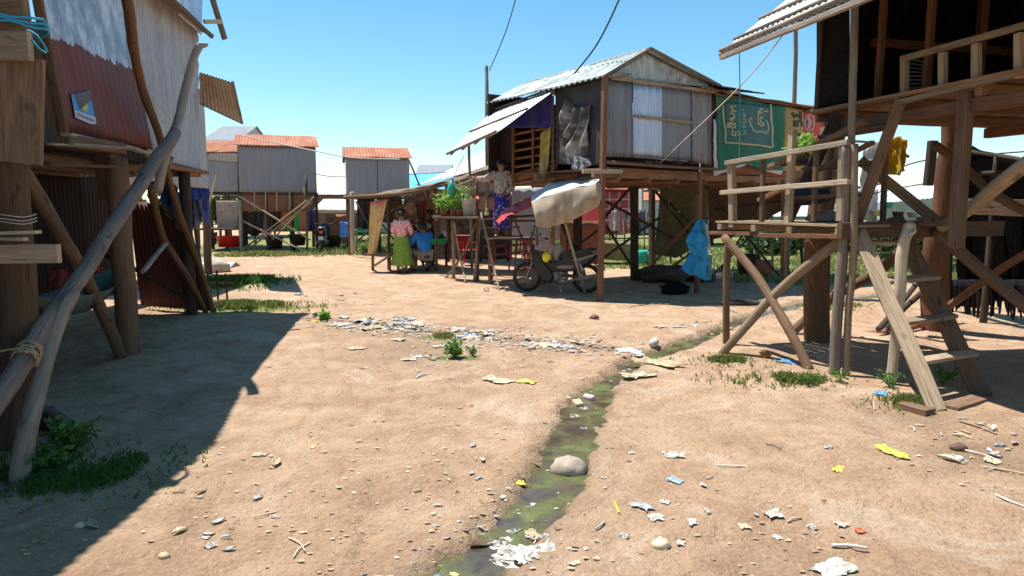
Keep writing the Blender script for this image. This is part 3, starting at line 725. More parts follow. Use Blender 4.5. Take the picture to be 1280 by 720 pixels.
# ================================================================ CENTRAL STILT HOUSE
MC=Vector((1.57,11.6,0));RD=Vector((.835,.549,0)).normalized();LD=Vector((-.549,.835,0)).normalized()
RN=Vector((.549,-.835,0)).normalized();LN=-RD   # outward normals of right and left faces
def RF(px,py,off=0): return PL(px,py,MC,RN,off)
def LF(px,py,off=0): return PL(px,py,MC,LN,off)
H=thing('stilt_house','central stilt house of patched zinc and dark netting under a gabled zinc roof','house',(2.2,13.6,0))
def quadsheet(q,name,mat,H,pitch=.076,amp=.010,thick=.003,label=None,**k):
    mb=MB();mb.corr(*q,pitch,amp,**k);return mb.build(name,mat,H,thick,label=label)
# right face panels
quadsheet([RF(757,196),RF(792,197),RF(790,103),RF(757,99)],'wall_panel',metal('dull dark zinc',(.20,.21,.23),(.32,.34,.37),.12,(.20,.09,.06),.3,.6),H,label='dark corrugated zinc panel')
quadsheet([RF(790,196,.02),RF(826,200,.02),RF(826,106,.02),RF(790,102,.02)],'wall_panel',M['galvblue'],H,.066,.012,label='bright corrugated zinc panel')
quadsheet([RF(825,200),RF(867,204),RF(867,112),RF(825,107)],'wall_panel',M['greysheet'],H,.4,.004,label='plain grey sheet panel')
quadsheet([RF(864,203,.02),RF(889,206,.02),RF(889,114,.02),RF(864,111,.02)],'wall_panel',metal('brown grey zinc',(.24,.23,.23),(.38,.37,.36),.15,(.22,.12,.07),.2,.7),H,.12,.010,label='brownish weathered ribbed panel')
quadsheet([RF(888,214),RF(1030,226),RF(1030,134),RF(888,116)],'wall_panel',M['rustdark'],H,.2,.004)
# gable triangle of vertical zinc
g0,g1,g2=RF(757,97,.01),RF(805,66,.01),RF(893,110,.01)
def gab(u,v):
    top=g0.lerp(g1,min(1,u/.345)) if u<.345 else g1.lerp(g2,(u-.345)/.655)
    bot=g0.lerp(g2,u); p=bot.lerp(top,v); return p+RN*.010*math.sin(u*2.7/.085*6.28)
mb=MB();mb.surf(gab,260,6,2.7,.5);mb.build('gable_wall',metal('gable zinc',(.42,.48,.46),(.66,.70,.68),.28,(.18,.15,.11),.3,.55),H,.003)
# roof planes
rf=P(640,124,15.0)+LD*0
ridge0=RF(805,65,.10)+Vector((0,0,.03));ridge1=ridge0+LD*3.7;ridge1.z=4.22
el0=RF(755,98,.10)+LN*.12;el1=el0+LD*3.7;el1.z=3.72
er0=RF(893,111,.10)+Vector((0,0,.02));er1=er0+LD*3.7
quadsheet([el1,el0,ridge0,ridge1],'roof',M['galvroof'],H,.15,.020,dent=.01,label='street side roof slope')
quadsheet([er0,er1,ridge1,ridge0],'roof',M['galvroof'],H,.085,.012,dent=.01)
mb=MB();mb.log([ridge0+RN*.05,ridge1],.03);mb.build('ridge_cap',M['greylog'],H)
mb=MB();mb.beam(ridge0+RN*.06,er0+RN*.06,.03,.05);mb.beam(ridge0+RN*.06,el0+RN*.02,.03,.04);mb.build('verge_board',M['greylog'],H)
# low shed roof over the banner part
s0,s1=RF(868,112,.22),RF(1032,140,.22)
mb=MB();mb.corr(s0,s1,s1-RN*2.6+Vector((0,0,.30)),s0-RN*2.6+Vector((0,0,.42)),.085,.012,dent=.03,edge=.2);mb.build('shed_roof',M['rustdark'],H,.004)
mb=MB();mb.corr(RF(885,113,.30)+Vector((0,0,.03)),RF(940,122,.30)+Vector((0,0,.03)),RF(945,119,-1)+Vector((0,0,.25)),RF(880,108,-1)+Vector((0,0,.22)),.085,.012,dent=.03);mb.build('shed_roof',M['dark'],H,.004)
mb=MB();mb.beam(RF(761,98,.07),RF(893,116,.07),.05,.055);mb.build('eave_rail',M['tan'],H)
mb=MB();mb.beam(RF(755,97,.16),RF(786,93,.02),.09,.03);mb.build('eave_plank',M['palewood'],H)
mb=MB();mb.beam(RF(889,119,.10),RF(1030,139,.14),.05,.04);mb.build('eave_rail',M['brown'],H)
mb=MB()
for x,y in((902,117),(1003,140),(1018,141)):
    mb=MB();mb.beam(RF(x-5,y,.24),RF(x+6,y+1,.24),.12,.05);mb.build('rafter_end',M['palewood'],H)
mb=MB();mb.beam(RF(790,145,.05),RF(866,154,.05),.03,.05);mb.build('wall_rail',M['tan'],H)
mb=MB();mb.beam(RF(790,196,.05),RF(866,203,.05),.03,.03);mb.build('wall_rail',M['greylog'],H)
mb=MB();mb.log([RF(845,180,.06),RF(845,203,.06)],.01);mb.build('wall_rail',M['greylog'],H)
# left face: netting, window slats, blue tarp
mb=MB();mb.surf(lambda u,v:LF(694,205).lerp(LF(757,207),u).lerp(LF(694,112).lerp(LF(757,98),u),v)+LN*.03*noise.noise(Vector((u*4,v*4,1))),30,30,2,1.8);mb.build('net_wall',cloth('grey black netting',(.03,.03,.032),(.065,.063,.06),3,.5,soft=.2,dirt=.1),H,.004)
mb=MB()
def plf(u,v):
    top=[(708,122),(716,132),(724,138),(742,128)];bot=[(699,202),(712,205),(727,207),(735,204)]
    def L(pl,u):
        k=u*3;i=min(2,int(k));t=k-i;return (pl[i][0]*(1-t)+pl[i+1][0]*t,pl[i][1]*(1-t)+pl[i+1][1]*t)
    a_,b2_=L(top,u),L(bot,u);x=a_[0]*(1-v)+b2_[0]*v+8*math.sin(v*5+1)*(1-abs(2*u-1));y=a_[1]*(1-v)+b2_[1]*v
    return LF(x,y,.05+.05*math.sin(u*19+v*5)+.04*noise.noise(Vector((u*4,v*5,2))))
mb.surf(plf,40,30,1,1.6);mb.build('net_fold',cloth('grey translucent mesh',(.06,.06,.06),(.40,.37,.33),2.2,.56,soft=.08),H,.003,label='crumpled pale plastic behind the net')
mb=MB();mb.corr(LF(640,228,-.05),LF(694,212,-.05),LF(694,203,-.05),LF(640,216,-.05),.2,.003);mb.build('sill_board',M['redbrown'],H,.02)
for k in range(8):
    y0=150+k*9.6;mb=MB();mb.beam(LF(642,y0+8+k*.6,-.02),LF(693,y0-2.5+k*1.2,-.02),.02,.045);mb.build('window_slat',M['redbrown'],H)
for x,ya,yb in((642,158,232),(667,130,235),(692,120,215)):
    mb=MB();mb.beam(LF(x,ya,.02),LF(x,yb,.02),.05,.05);mb.build('window_post',M['redbrown'],H)
mb=MB();mb.corr(LF(622,212,-.06),LF(642,214,-.06),LF(642,140,-.06),LF(622,150,-.06),.3,.004);mb.build('wall_panel',M['darktin'],H,.004)
mb=MB();mb.surf(lambda u,v:LF(628,160).lerp(LF(694,160),u).lerp(LF(628,138).lerp(LF(694,113),u),v)+LN*(.04*math.sin(u*40)*(.4+.6*(1-v))+.05),60,8,2,.6);mb.build('window_cover',cloth('deep blue tarp',(.015,.025,.22),rough=.7),H,.003,label='dark blue tarpaulin strip above the slatted window')
# hidden walls and floor
cR=RF(889,214);cR.z=0
LEN=3.5;WID=(RF(1030,220)-MC);WID.z=0;WL_=WID.length
A=MC+LD*LEN;Bk=MC+LD*LEN+RD*WL_;Dk=MC+RD*WL_
def z(p,zz): return Vector((p.x,p.y,zz))
quadsheet([z(A,2.2),z(Bk,2.2),z(Bk,3.6),z(A,3.9)],'back_wall',M['darktin'],H)
quadsheet([z(Dk,2.2),z(Bk,2.2),z(Bk,3.7),z(Dk,3.6)],'side_wall',M['rustdark'],H)
mb=MB();mb.beam(z(MC+LD*3.45-LN*.3,2.25),z(MC+LD*3.45-LN*.3,3.9),1.0,.02,LD);mb.build('inner_wall',M['darktin'],H)
mb=MB()
n=int(LEN/.19)
for k in range(n):
    p=MC+LD*(k*.19+.1);mb.beam(z(p+LN*.05,2.235),z(p+RD*WL_,2.235),.17,.025,jit=.004)
mb.build('floor',M['plank'],H)
for off,zz in((.03,2.15),(1.7,2.15),(3.35,2.15)):
    mb=MB();mb.beam(z(MC+LD*off-RD*.25,zz),z(MC+LD*off+RD*WL_,zz-.02),.07,.13);mb.build('floor_beam',M['plank'],H)
for k in range(9):
    mb=MB();p=MC+RD*(k*.72+.2);mb.log([z(p-LD*.12,2.05),z(p+LD*3.45,2.05)],.045,.04);mb.build('joist',M['redbrown'],H)
mb=MB();mb.beam(z(MC+RN*.08-RD*.55,2.17),z(MC+RN*.08+RD*.3,2.19),.05,.07);mb.build('beam_end',M['palewood'],H)
mb=MB();mb.log([RF(752,203,.14),RF(820,208,.12),RF(890,212,.12)],.030,.026,wob=.2);mb.build('edge_pole',M['brown'],H)
mb=MB();mb.beam(RF(757,211,.05),RF(890,218,.05),.025,.05);mb.build('skirt_board',M['plank'],H)
mb=MB()
for x in(768,800,812,838,856):
    mb=MB();mb.beam(RF(x,203,.08),RF(x+8,204,.08),.14,.05);mb.build('joist_end',M['dark'],H)
def mpost(px,py,ptop,w,mat,nm='post',lean=0):
    q=G(px,py);t=P(px+lean,ptop,q.y);mb=MB();mb.beam(on(q.x,q.y,-.08),(t.x,q.y,t.z),w,w,RD);return mb.build(nm,mat,H)
mpost(750,376,97,.085,M['redbrown'],lean=6)
mpost(722,351,232,.15,M['dark']);mpost(690,338,250,.12,M['brown'])
mpost(793,350,228,.14,M['dark']);mpost(815,338,228,.13,M['dark'])
q=G(871,367);mb=MB();mb.beam(on(q.x,q.y,-.05),P(875,214,q.y),.08,.08,RD);mb.build('post',M['redbrown'],H)
mpost(980,362,225,.09,M['redbrown'])
mb=MB();mb.beam(P(853,352,13.6),GG(846,368),.05,.03);mb.build('strut',M['redbrown'],H)
def brace(x0,y0,d0,x1,y1,d1,r=.03,mat='dark',parent=None,nm='brace'):
    mb=MB();mb.log([P(x0,y0,d0),P(x1,y1,d1)],r,r*.9,wob=.08);return mb.build(nm,M[mat],parent or H)
brace(753,275,13.8,790,232,14.6);brace(758,252,13.7,842,298,15.0);brace(758,282,13.6,800,350,14.4)
brace(755,322,13.5,824,272,15.0);brace(820,240,15.0,868,300,14.6);brace(868,272,14.2,806,342,14.6,.035,'redbrown')
brace(833,250,15.2,875,290,14.6,.03);brace(812,352,14.6,880,306,14.6,.03,'redbrown')
brace(880,230,14,980,352,15.5,.025);brace(960,238,15,900,340,14.8,.022);brace(893,262,15,985,250,14.5,.02);brace(890,345,14.7,1000,232,16,.022)
brace(850,272,14.0,892,274,14.0,.02,'brown',nm='rail');brace(690,330,15.2,750,286,13.2,.025);brace(695,265,15.2,722,320,13.8,.05)
# ---- awning
ha,hb,hc,hd=LF(699,110,.03),LF(616,140,.03),P(558,194,13.9),P(620,166,12.15)
AW=thing('awning','long pale zinc awning propped out over the slatted window of the central house','awning',hd)
mb=MB();mb.corr(hd,hc,hb,ha,.085,.010,dent=.015);mb.build('sheet',metal('sun bright zinc',(.28,.30,.31),(.50,.52,.54),.3,(.3,.25,.2),.3,.5),AW,.003)
for a_,b_ in((hd,hc),(ha,hb),(hc.lerp(hb,.5),hd.lerp(ha,.5))):
    mb=MB();mb.log([a_+Vector((0,0,.03)),b_+Vector((0,0,.03))],.018);mb.build('batten',M['greylog'],AW)
for t_ in(.15,.4,.65,.9):
    mb=MB();mb.log([hd.lerp(hc,t_)-Vector((0,0,.03)),ha.lerp(hb,t_)-Vector((0,0,.03))],.018);mb.build('rafter',M['brown'],AW)
# ---- banner
def BW(px,py,off=0):
    return RF(px,py,.10+off+.03*math.sin(px*.11)+.03*noise.noise(Vector((px*.05,py*.06,2))))
BN=thing('banner','large green tan and red sign banner hung sideways on the central house wall','banner',RF(930,220))
def grid2(tl,tr,br,bl,nu,nv,off=0,name='b',mat=None,dip=0):
    mb=MB()
    def fn(u,v):
        x=(tl[0]*(1-u)+tr[0]*u)*(1-v)+(bl[0]*(1-u)+br[0]*u)*v; y=(tl[1]*(1-u)+tr[1]*u)*(1-v)+(bl[1]*(1-u)+br[1]*u)*v
        return BW(x,y-dip*v*math.exp(-((u-.36)/.2)**2),off)
    mb.surf(fn,nu,nv,2,1.5);return mb.build(name,mat,BN,.003)
gm_=cloth('banner green',(.008,.165,.105),rough=.8,weave=False);grid2((889,119),(974,134),(973,213),(893,214),40,30,.02,'green_field',gm_,9)
grid2((900,128),(962,134),(961,186),(902,180),24,16,.027,'inner_field',cloth('banner teal',(.012,.115,.125),rough=.55,weave=False))
grid2((886,150),(890,150),(893,214),(887,220),3,16,.008,'white_backing',cloth('banner backing',(.62,.60,.66),rough=.6))
grid2((893,211),(924,205),(924,207),(887,221),12,3,.012,'white_backing',cloth('banner backing b',(.62,.60,.66),rough=.6))
grid2((924,204),(974,212),(970,219),(926,206),12,3,.012,'white_backing',cloth('banner backing c',(.62,.60,.66),rough=.6))
grid2((974,134),(998,139),(998,214),(972,214),10,20,.02,'tan_field',cloth('banner tan',(.40,.28,.07),rough=.6))
grid2((998,139),(1021,143),(1021,205),(998,205),10,20,.02,'red_field',cloth('banner red',(.60,.045,.025),rough=.6))
def strokes(sl,w,name,mat,cx=885,cy=115,k=80/768,off=.034):
    mb=MB()
    for pts in sl:
        q=[(cx+x*k,cy+y*k) for x,y in pts]
        for i in range(len(q)-1):
            (x0,y0),(x1,y1)=q[i],q[i+1];dx,dy=x1-x0,y1-y0;L=math.hypot(dx,dy) or 1;nx_,ny_=-dy/L*w/2,dx/L*w/2
            ex,ey=dx/L*w*.25,dy/L*w*.25
            n_s=max(1,int(L/3))
            for j in range(n_s):
                ta,tb=j/n_s,(j+1)/n_s;xa,ya=x0+dx*ta-(ex if j==0 else 0),y0+dy*ta-(ey if j==0 else 0);xb,yb=x0+dx*tb+(ex if j==n_s-1 else 0),y0+dy*tb+(ey if j==n_s-1 else 0)
                v=[BW(xa+nx_,ya+ny_,off),BW(xa-nx_,ya-ny_,off),BW(xb-nx_,yb-ny_,off),BW(xb+nx_,yb+ny_,off)]
                off+=.00003
                mb.add(v,[(0,1,2,3)],[((0,0),)*4])
    return mb.build(name,mat,BN)
gold=plain('faded gold print',(.50,.44,.20),.6);pale=plain('faded pale green print',(.30,.38,.30),.6)
strokes([[(130,175),(125,260),(145,400),(160,500),(155,610),(400,635),(540,645),(710,670)],[(700,160),(705,330),(720,500),(725,660)]],1.9,'gold_border',gold)
strokes([[(435,320),(415,350),(430,400),(475,475),(500,488),(580,480),(640,500),(665,475),(672,440),(662,370),(645,345)]],2.0,'emblem_ring',pale)
strokes([[(600,210),(560,215),(550,260),(535,240),(530,380),(560,410),(615,405),(600,375),(570,370),(560,330),(575,310),(610,320)],[(560,260),(590,250)],[(620,240),(665,238)]],1.9,'emblem_scroll',gold)
strokes([[(260,175),(205,185),(235,215),(215,235),(262,240)],[(205,270),(230,262),(245,290),(250,320),(210,325),(215,345),(245,340)],[(172,400),(175,425),(205,430),(200,400),(185,392),(215,378),(262,385),(265,430),(235,445),(222,410),(240,392)],[(235,470),(228,520),(262,530),(270,490),(250,480)],[(285,480),(305,490),(312,520),(285,520)]],1.35,'khmer_lettering',gold)
strokes([[(385,515),(338,515),(380,470),(338,470)],[(335,440),(380,425),(335,410)],[(335,385),(375,385)],[(335,365),(375,365),(375,335),(335,335)],[(332,315),(372,300),(332,290),(372,275),(332,262)],[(350,240),(330,225),(358,212)]],1.0,'latin_lettering',pale)
# dark digits on the tan strip, read from below upwards, traced in their own crop
blk=plain('dark print',(.02,.02,.03),.6)
kw=dict(cx=965,cy=125,k=60/665)
strokes([[(215,300),(215,370),(260,370),(255,310),(300,300),(325,330),(325,370)]],2.6,'digit',blk,**kw)
strokes([[(190,190),(215,245),(255,215),(310,270),(310,180)]],2.6,'digit',blk,**kw)
strokes([[(320,530),(320,500),(300,480),(270,510),(270,535),(270,510),(255,475),(225,490),(225,535)]],2.6,'digit',blk,**kw)
strokes([[(400,230),(385,270),(370,330),(385,400),(440,430),(500,410),(515,330),(505,240),(450,210),(400,230)]],1.6,'red_emblem',plain('faded pink print',(.62,.36,.32),.6),**kw)
mb=MB()
def disc(c,r,off,kk=60/665):
    v=[BW(965+(c[0]+r[0]*math.cos(t)*(1+.18*math.cos(4*t)))*kk,125+(c[1]+r[1]*math.sin(t)*(1+.18*math.cos(4*t)))*kk,off) for t in [j*.349 for j in range(18)]]
    return v
mb.add(disc((435,315),(45,85),.036),[tuple(range(18))],[((0,0),)*18]);mb.build('red_emblem_field',plain('emblem mauve',(.45,.30,.33),.6),BN)
mb=MB();mb.add(disc((410,320),(14,40),.041),[tuple(range(18))],[((0,0),)*18]);mb.build('red_emblem_core',blk,BN)
# cloth hanging below window
cloth_thing('cloth','dull yellow cloth hanging from the slatted window sill','cloth',[LF(680,166,.08),LF(686,162,.08),LF(693,158,.08)],[LF(678,218,.08),LF(684,224,.08),LF(690,205,.08)],cloth('mustard cloth',(.33,.26,.10),(.50,.40,.06),5,.5),amp=.03,fold=2)
cloth_thing('cloth','grey cloth hanging below the netting of the central house','cloth',[LF(722,196,.1),LF(730,196,.1),LF(742,200,.1)],[LF(720,211,.1),LF(732,213,.1),LF(745,206,.1)],cloth('grey rag',(.20,.21,.23)),amp=.05,fold=3)
# brown mat hung beneath, sacks, blue bag
cloth_thing('mat','large olive brown woven mat hung under the central house','mat',T([(826,232),(850,230),(885,228)],15.3),T([(818,318),(845,322),(885,300)],15.2),cloth('olive mat',(.17,.13,.06),(.11,.12,.06),6,.5),amp=.06,fold=1,nu=20)
cloth_thing('mat','dark brown sheet hung behind the banner end of the central house','mat',T([(884,226),(935,225),(985,228)],16.2),T([(888,300),(930,292),(980,262)],16.2),cloth('brown sheet',(.10,.055,.03)),amp=.06,fold=1.5)
mb=MB()
for x,y,r,s in((830,352,.42,.45),(812,348,.33,.4),(852,350,.33,.55)):
    q=GG(x,y);mb.ball(q+Vector((0,0,r*s*.7)),r,20,12,(1.3,.8,s),.35)
tag(mb.build('net_heap',cloth('brown net heap',(.07,.05,.035))),'heap of dark brown fishing net under the central house','net heap')
q=GG(842,367);mb=MB();mb.ball(q+Vector((0,0,.1)),.22,16,10,(1.2,.8,.55),.35);tag(mb.build('net_heap',M['black net']),'small black bundle at the foot of the short props under the central house','bundle')
q=GG(878,352);mb=MB();mb.ball(q+Vector((0,0,.1)),.26,16,10,(1,.8,.5),.35);tag(mb.build('net_heap',M['dark']),'dark bundle on the ground right of the brown net heap','bundle')
_l=[(873,274,12.35),(864,288,12.3),(857,301,12.25),(863,316,12.25),(850,336,12.15)];_r=[(880,275,12.3),(884,292,12.3),(883,308,12.2),(887,325,12.2),(889,350,12.1)]
def _pl(pl,v):
    k=v*(len(pl)-1);i=min(len(pl)-2,int(k));t=k-i;t=t*t*(3-2*t);return P(*pl[i]).lerp(P(*pl[i+1]),t)
def _bag(u,v):
    p=_pl(_l,v).lerp(_pl(_r,v),u);n3=noise.noise
    b=.16*math.sin(u*3.14)*(.3+v)+.07*n3(Vector((u*3,v*6,2)))+.05*abs(n3(Vector((u*7+v*3,v*11,5))))
    return p+Vector((.03*n3(Vector((u*6,v*9,1))),-b,.05*n3(Vector((u*5,v*4,8)))-.05*v*abs(math.sin(u*7))))
mb=MB();mb.surf(_bag,44,60,.6,1,smooth=False)
tag(mb.build('plastic_sack',cloth('sky blue plastic',(.10,.62,.92),(.02,.36,.42),3.4,.60,rough=.4,trans=.5,weave=False,dirt=.1),None,.004),'bright blue plastic sack hanging on a post of the central house','sack')
cloth_thing('cloth','white and pink cloth strip behind the bright blue plastic sack','cloth',T([(881,278),(885,282)],12.2),T([(883,305),(889,318)],12.2),cloth('white pink cloth',(.62,.58,.58),(.6,.3,.3),4,.6),amp=.03,fold=1,nu=8)
# ---- low deck, ladder, stair rail of the entrance
DK=thing('landing','low rough plank landing with a thin rail at the entrance of the central house','landing',on(-.2,14.4))
mb=MB()
for k in range(7): mb.beam((-.55,13.95+k*.16,.93),(.75,13.9+k*.16,.93),.15,.025)
mb.build('deck',M['brown'],DK)
for x,y in((-.45,14.0),(.65,14.0),(-.45,14.9),(.65,14.9)):
    mb=MB();mb.log([on(x,y,-.05),(x,y,.92)],.045);mb.build('post',M['redbrown'],DK)
for x,y0,y1 in((597,225,352),):
    q=G(x,y1);mb=MB();mb.log([on(q.x,q.y,-.03),P(596,y0,q.y)],.035,.03);mb.build('rail_post',M['brown'],DK)
mb=MB();mb.log([P(558,238,15),P(596,222,14.4)],.016);mb.log([P(566,247,15),P(596,233,14.4)],.014);mb.build('rail',M['greylog'],DK)
mb=MB();mb.beam(P(640,271,14.4),P(690,268,14.0),.05,.05);mb.beam(P(640,276,14.4),P(690,276,14.0),.08,.04);mb.build('rail',M['redbrown'],DK)
mb=MB();mb.log([P(596,247,14.4),P(600,252,14.3)],.05,.05);tag(mb.build('pot',plain('red brown pot',(.22,.04,.03),.5)),'small red brown pot hung on the landing rail post','pot')
t=cloth_thing('cloth','khaki cloth hanging over the top of the leaning ladder','cloth',T([(600,248),(606,245),(610,250)],14.1),T([(602,268),(607,270),(612,268)],14.0),cloth('khaki cloth',(.30,.25,.13)),amp=.04,fold=1,nu=10)
LA=thing('ladder','pale wooden ladder leaning up to the entrance landing beside the motorbike','ladder',GG(624,362))
mb=MB();a0,a1=GG(624,363),P(601,266,13.9);mb.beam(a0,a1,.05,.035,(1,0,0));mb.build('side_rail',M['palewood'],LA)
mb=MB();b0,b1=GG(673,352),P(640,266,14.3);mb.beam(b0,b1,.05,.035,(1,0,0));mb.build('side_rail',M['redbrown'],LA)
for k in range(8):
    t_=.08+k*.118;mb=MB();mb.beam(a0.lerp(a1,t_)+Vector((-.05,0,0)),b0.lerp(b1,t_+.01*rr(-1,1))+Vector((.03,0,0)),.07,.028);mb.build('rung',M['redbrown' if k>2 else 'tan'],LA)
# potted plant bench on posts
BT=thing('plant_stand','rough plank stand on crooked poles carrying a bucket and potted plants','stand',GG(582,350))
mb=MB();z1=G(582,350)
for k in range(5): mb.beam(P(543,270+k*.5,15.4-k*.14),P(600,271+k*.5,14.5-k*.12),.13,.03)
mb.build('top',M['brown'],BT)
def pole_(pts,r,mat,par,nm='leg',r1=None): mb=MB();mb.log(pts,r,r1 or r*.85,wob=.14);return mb.build(nm,M[mat],par)
pole_([GG(567,347,-.02),P(566,274,15.0)],.04,'greylog',BT);pole_([GG(593,352,-.02),P(600,272,14.5)],.04,'tan',BT)
pole_([GG(582,354),P(573,310,14.8),P(568,278,14.8)],.022,'tan',BT,'brace');pole_([GG(557,347),P(580,315,14.9),P(596,276,14.6)],.022,'greylog',BT,'brace');pole_([P(545,330,15.9),P(546,275,15.5)],.03,'dark',BT)
q=P(586,271,14.75);t=thing('bucket','dirty white plastic bucket on the plank stand','bucket',q)
mb=MB();mb.lathe(q,[(.0,.005),(.125,.005),(.155,.36),(.165,.37),(.165,.385),(.15,.385),(.13,.05),(0,.05)],20);mb.build('body',M['white'],t)
mb=MB();mb.tube([q+Vector((.163*math.cos(a),-.163*abs(math.sin(a))*.9-.0,.36-.12*math.sin(a))) for a in [j*.3491 for j in range(10)]],.004);mb.build('handle',M['steel'],t)
for px,hh,lab in((567,.42,'bushy yellow green potted plant at the left of the bucket'),(555,.36,'low spreading potted plant at the left end of the plank stand'),(575,.55,'tall leafy potted plant right behind the bucket rim')):
    q=P(px,271,15.0-.01*(px-555));t=thing('potted_plant',lab,'plant',q,'potted plants on the stand')
    mb=MB();mb.lathe(q,[(0,.003),(.06,.003),(.08,.14),(.088,.15),(.07,.15),(0,.12)],14);mb.build('pot',M['brick'],t)
    mb=MB();
    for k in range(9):
        a=R()*6.28;mb.tube([q+Vector((0,0,.12)),q+Vector((math.cos(a)*.08,math.sin(a)*.08,.12+hh*.5)),q+Vector((math.cos(a)*.18,math.sin(a)*.18,.12+hh*rr(.7,1)))],.004,4)
    mb.build('stem',M['leafy'],t)
    mb=MB();leaves(mb,q+Vector((0,0,.14+hh*.55)),.27,170,.085,(1,.8,hh*2.0));mb.build('foliage',M['litleaf'],t)
q=P(565,236,14.8);mb=MB();mb.ball(q,.12,14,10,(.8,.8,1.5),.15);mb.lathe(q+Vector((0,0,.13)),[(.04,0),(.03,.06),(.035,.08)],10);tag(mb.build('water_jug',M['teal']),'teal plastic jug hanging from the landing rail above the plants','jug')
pole_([GG(590,336,0),P(588,250,16.0),P(586,176,15.4)],.035,'greylog',AW,'prop')
# ================================================================ RIGHT STILT HOUSE
RC=Vector((3.37,7.5,0));re=Vector((.245,-.97,0)).normalized();rn=Vector((.97,.245,0)).normalized()
def FW(px,py,off=0): return PL(px,py,RC,-rn,off)
H=thing('stilt_house','tall dark open fronted stilt house with a railed veranda on the right','house',(5.2,5.5,0))
ZF=2.6
def r2(s,t,zz): q=RC+re*s+rn*t;return Vector((q.x,q.y,zz))
# floor planks seen from below
mb=MB()
for k in range(17): mb.beam(r2(-.05,.02+k*.26,ZF+.02),r2(7.2,.02+k*.26,ZF+.02),.235,.03,jit=.004)
mb.build('floor',M['plank'],H)
for k in range(9):
    mb=MB();mb.beam(r2(.15+k*.85,-.02,ZF-.05),r2(.15+k*.85,4.4,ZF-.05),.06,.10);mb.build('joist',M['plank'],H)
mb=MB();mb.beam(r2(.0,.06,ZF-.16),r2(7.2,.06,ZF-.17),.09,.11);mb.beam(r2(.0,2.2,ZF-.16),r2(7.2,2.2,ZF-.17),.09,.11);mb.build('floor_beam',M['redbrown'],H)
mb=MB();mb.beam(r2(-.1,-.035,ZF+.01),r2(7.2,-.035,ZF+.01),.03,.11,rn);mb.build('edge_board',M['brown'],H)
mb=MB();mb.beam(r2(-.06,-.05,ZF-.02),r2(-.06,4.4,ZF-.02),.04,.14);mb.build('end_board',M['redbrown'],H)
# dark walls
def rwall(s0,t0,s1,t1,z0,z1,name,mat):
    mb=MB();mb.corr(r2(s0,t0,z0),r2(s1,t1,z0),r2(s1,t1,z1),r2(s0,t0,z1),.10,.008);return mb.build(name,mat,H,.006)
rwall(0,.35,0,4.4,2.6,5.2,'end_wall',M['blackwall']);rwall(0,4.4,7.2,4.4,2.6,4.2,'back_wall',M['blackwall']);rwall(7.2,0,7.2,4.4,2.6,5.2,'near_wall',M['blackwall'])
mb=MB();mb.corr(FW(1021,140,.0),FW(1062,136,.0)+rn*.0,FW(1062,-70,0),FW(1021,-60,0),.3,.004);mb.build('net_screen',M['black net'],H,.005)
for px in(1022,1070,1128):
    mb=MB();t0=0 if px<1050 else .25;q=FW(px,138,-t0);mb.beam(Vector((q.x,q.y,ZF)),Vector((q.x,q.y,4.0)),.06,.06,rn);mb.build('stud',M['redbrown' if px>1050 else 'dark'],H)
mb=MB();mb.beam(r2(.05,.5,3.35),r2(.05,3.5,3.35),.05,.09);mb.build('wall_rail',M['redbrown'],H)
mb=MB();mb.beam(r2(.1,1.9,2.62),r2(.1,1.9,4.6),.09,.09);mb.build('inner_stud',M['redbrown'],H)
mb=MB();mb.beam(r2(.12,3.0,2.62),r2(.12,3.0,4.6),.09,.09);mb.build('inner_stud',M['redbrown'],H)
# roof
A_=P(903,66,7.9);B_=P(1062,-1,5.95);up_=P(985,-1,8.1)-A_
A_=A_;dirE=(B_-A_).normalized()
S0=A_;S1=A_+dirE*7.0;S1.z=A_.z+.02
U=up_.normalized()
mb=MB();mb.corr(S0,S1,S1+U*3.1,S0+U*3.1,.09,.012,0,.012,.85);mb.build('roof',metal('sun bleached zinc',(.36,.37,.37),(.62,.63,.63),.3,(.30,.24,.18),.25,.55),H,.004)
ridge=S0+U*3.1;ridge1=S1+U*3.1
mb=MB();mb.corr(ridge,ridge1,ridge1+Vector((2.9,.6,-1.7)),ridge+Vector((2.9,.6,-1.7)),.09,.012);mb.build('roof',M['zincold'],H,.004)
for off,r_ in((.0,.022),(.22,.018),(.62,.02)):
    mb=MB();mb.log([S0+U*off+Vector((0,0,.035))-dirE*.05,S1+U*off+Vector((0,0,.035))],r_,wob=.2);mb.build('roof_batten',M['greylog'],H)
mb=MB();mb.beam(S0-dirE*.02+Vector((0,0,-.045)),S1+Vector((0,0,-.045)),.05,.05);mb.beam(S0+U*.04+Vector((-.05,0,-.06)),S0+U*3.1+Vector((0,0,-.06)),.03,.06);mb.build('eave_board',M['greylog'],H)
for k in range(6):
    mb=MB();s=S0+dirE*(.25+k*1.1)-Vector((0,0,.05));mb.beam(s,s+U*3.0,.05,.06);mb.build('rafter',M['redbrown'],H)
mb=MB();mb.add([r2(0,.35,5.15),r2(0,4.4,5.15),r2(0,2.1,6.2)],[(0,1,2)],[((0,0),(1,0),(1,1))]);mb.build('gable_sheet',M['blackwall'],H,.01)
# veranda railing
RL=[(1133,75,126),(1181,64,119),(1223,53,110),(1277,40,99)]
for px,a,b in RL:
    mb=MB();mb.beam(FW(px,b-2,.02),FW(px,a+2,.02),.06,.06,rn);mb.build('railing_post',M['tan'],H)
mb=MB();mb.beam(FW(1131,74,.03),FW(1300,28,.03),.05,.055,rn);mb.beam(FW(1131,128,.05),FW(1300,87,.05),.04,.075,rn);mb.build('railing_rail',M['tan'],H)
for px in(1360,1450):
    mb=MB();mb.beam(FW(px,75,.02),FW(px,10,.02),.06,.06,rn);mb.build('railing_post',M['tan'],H)
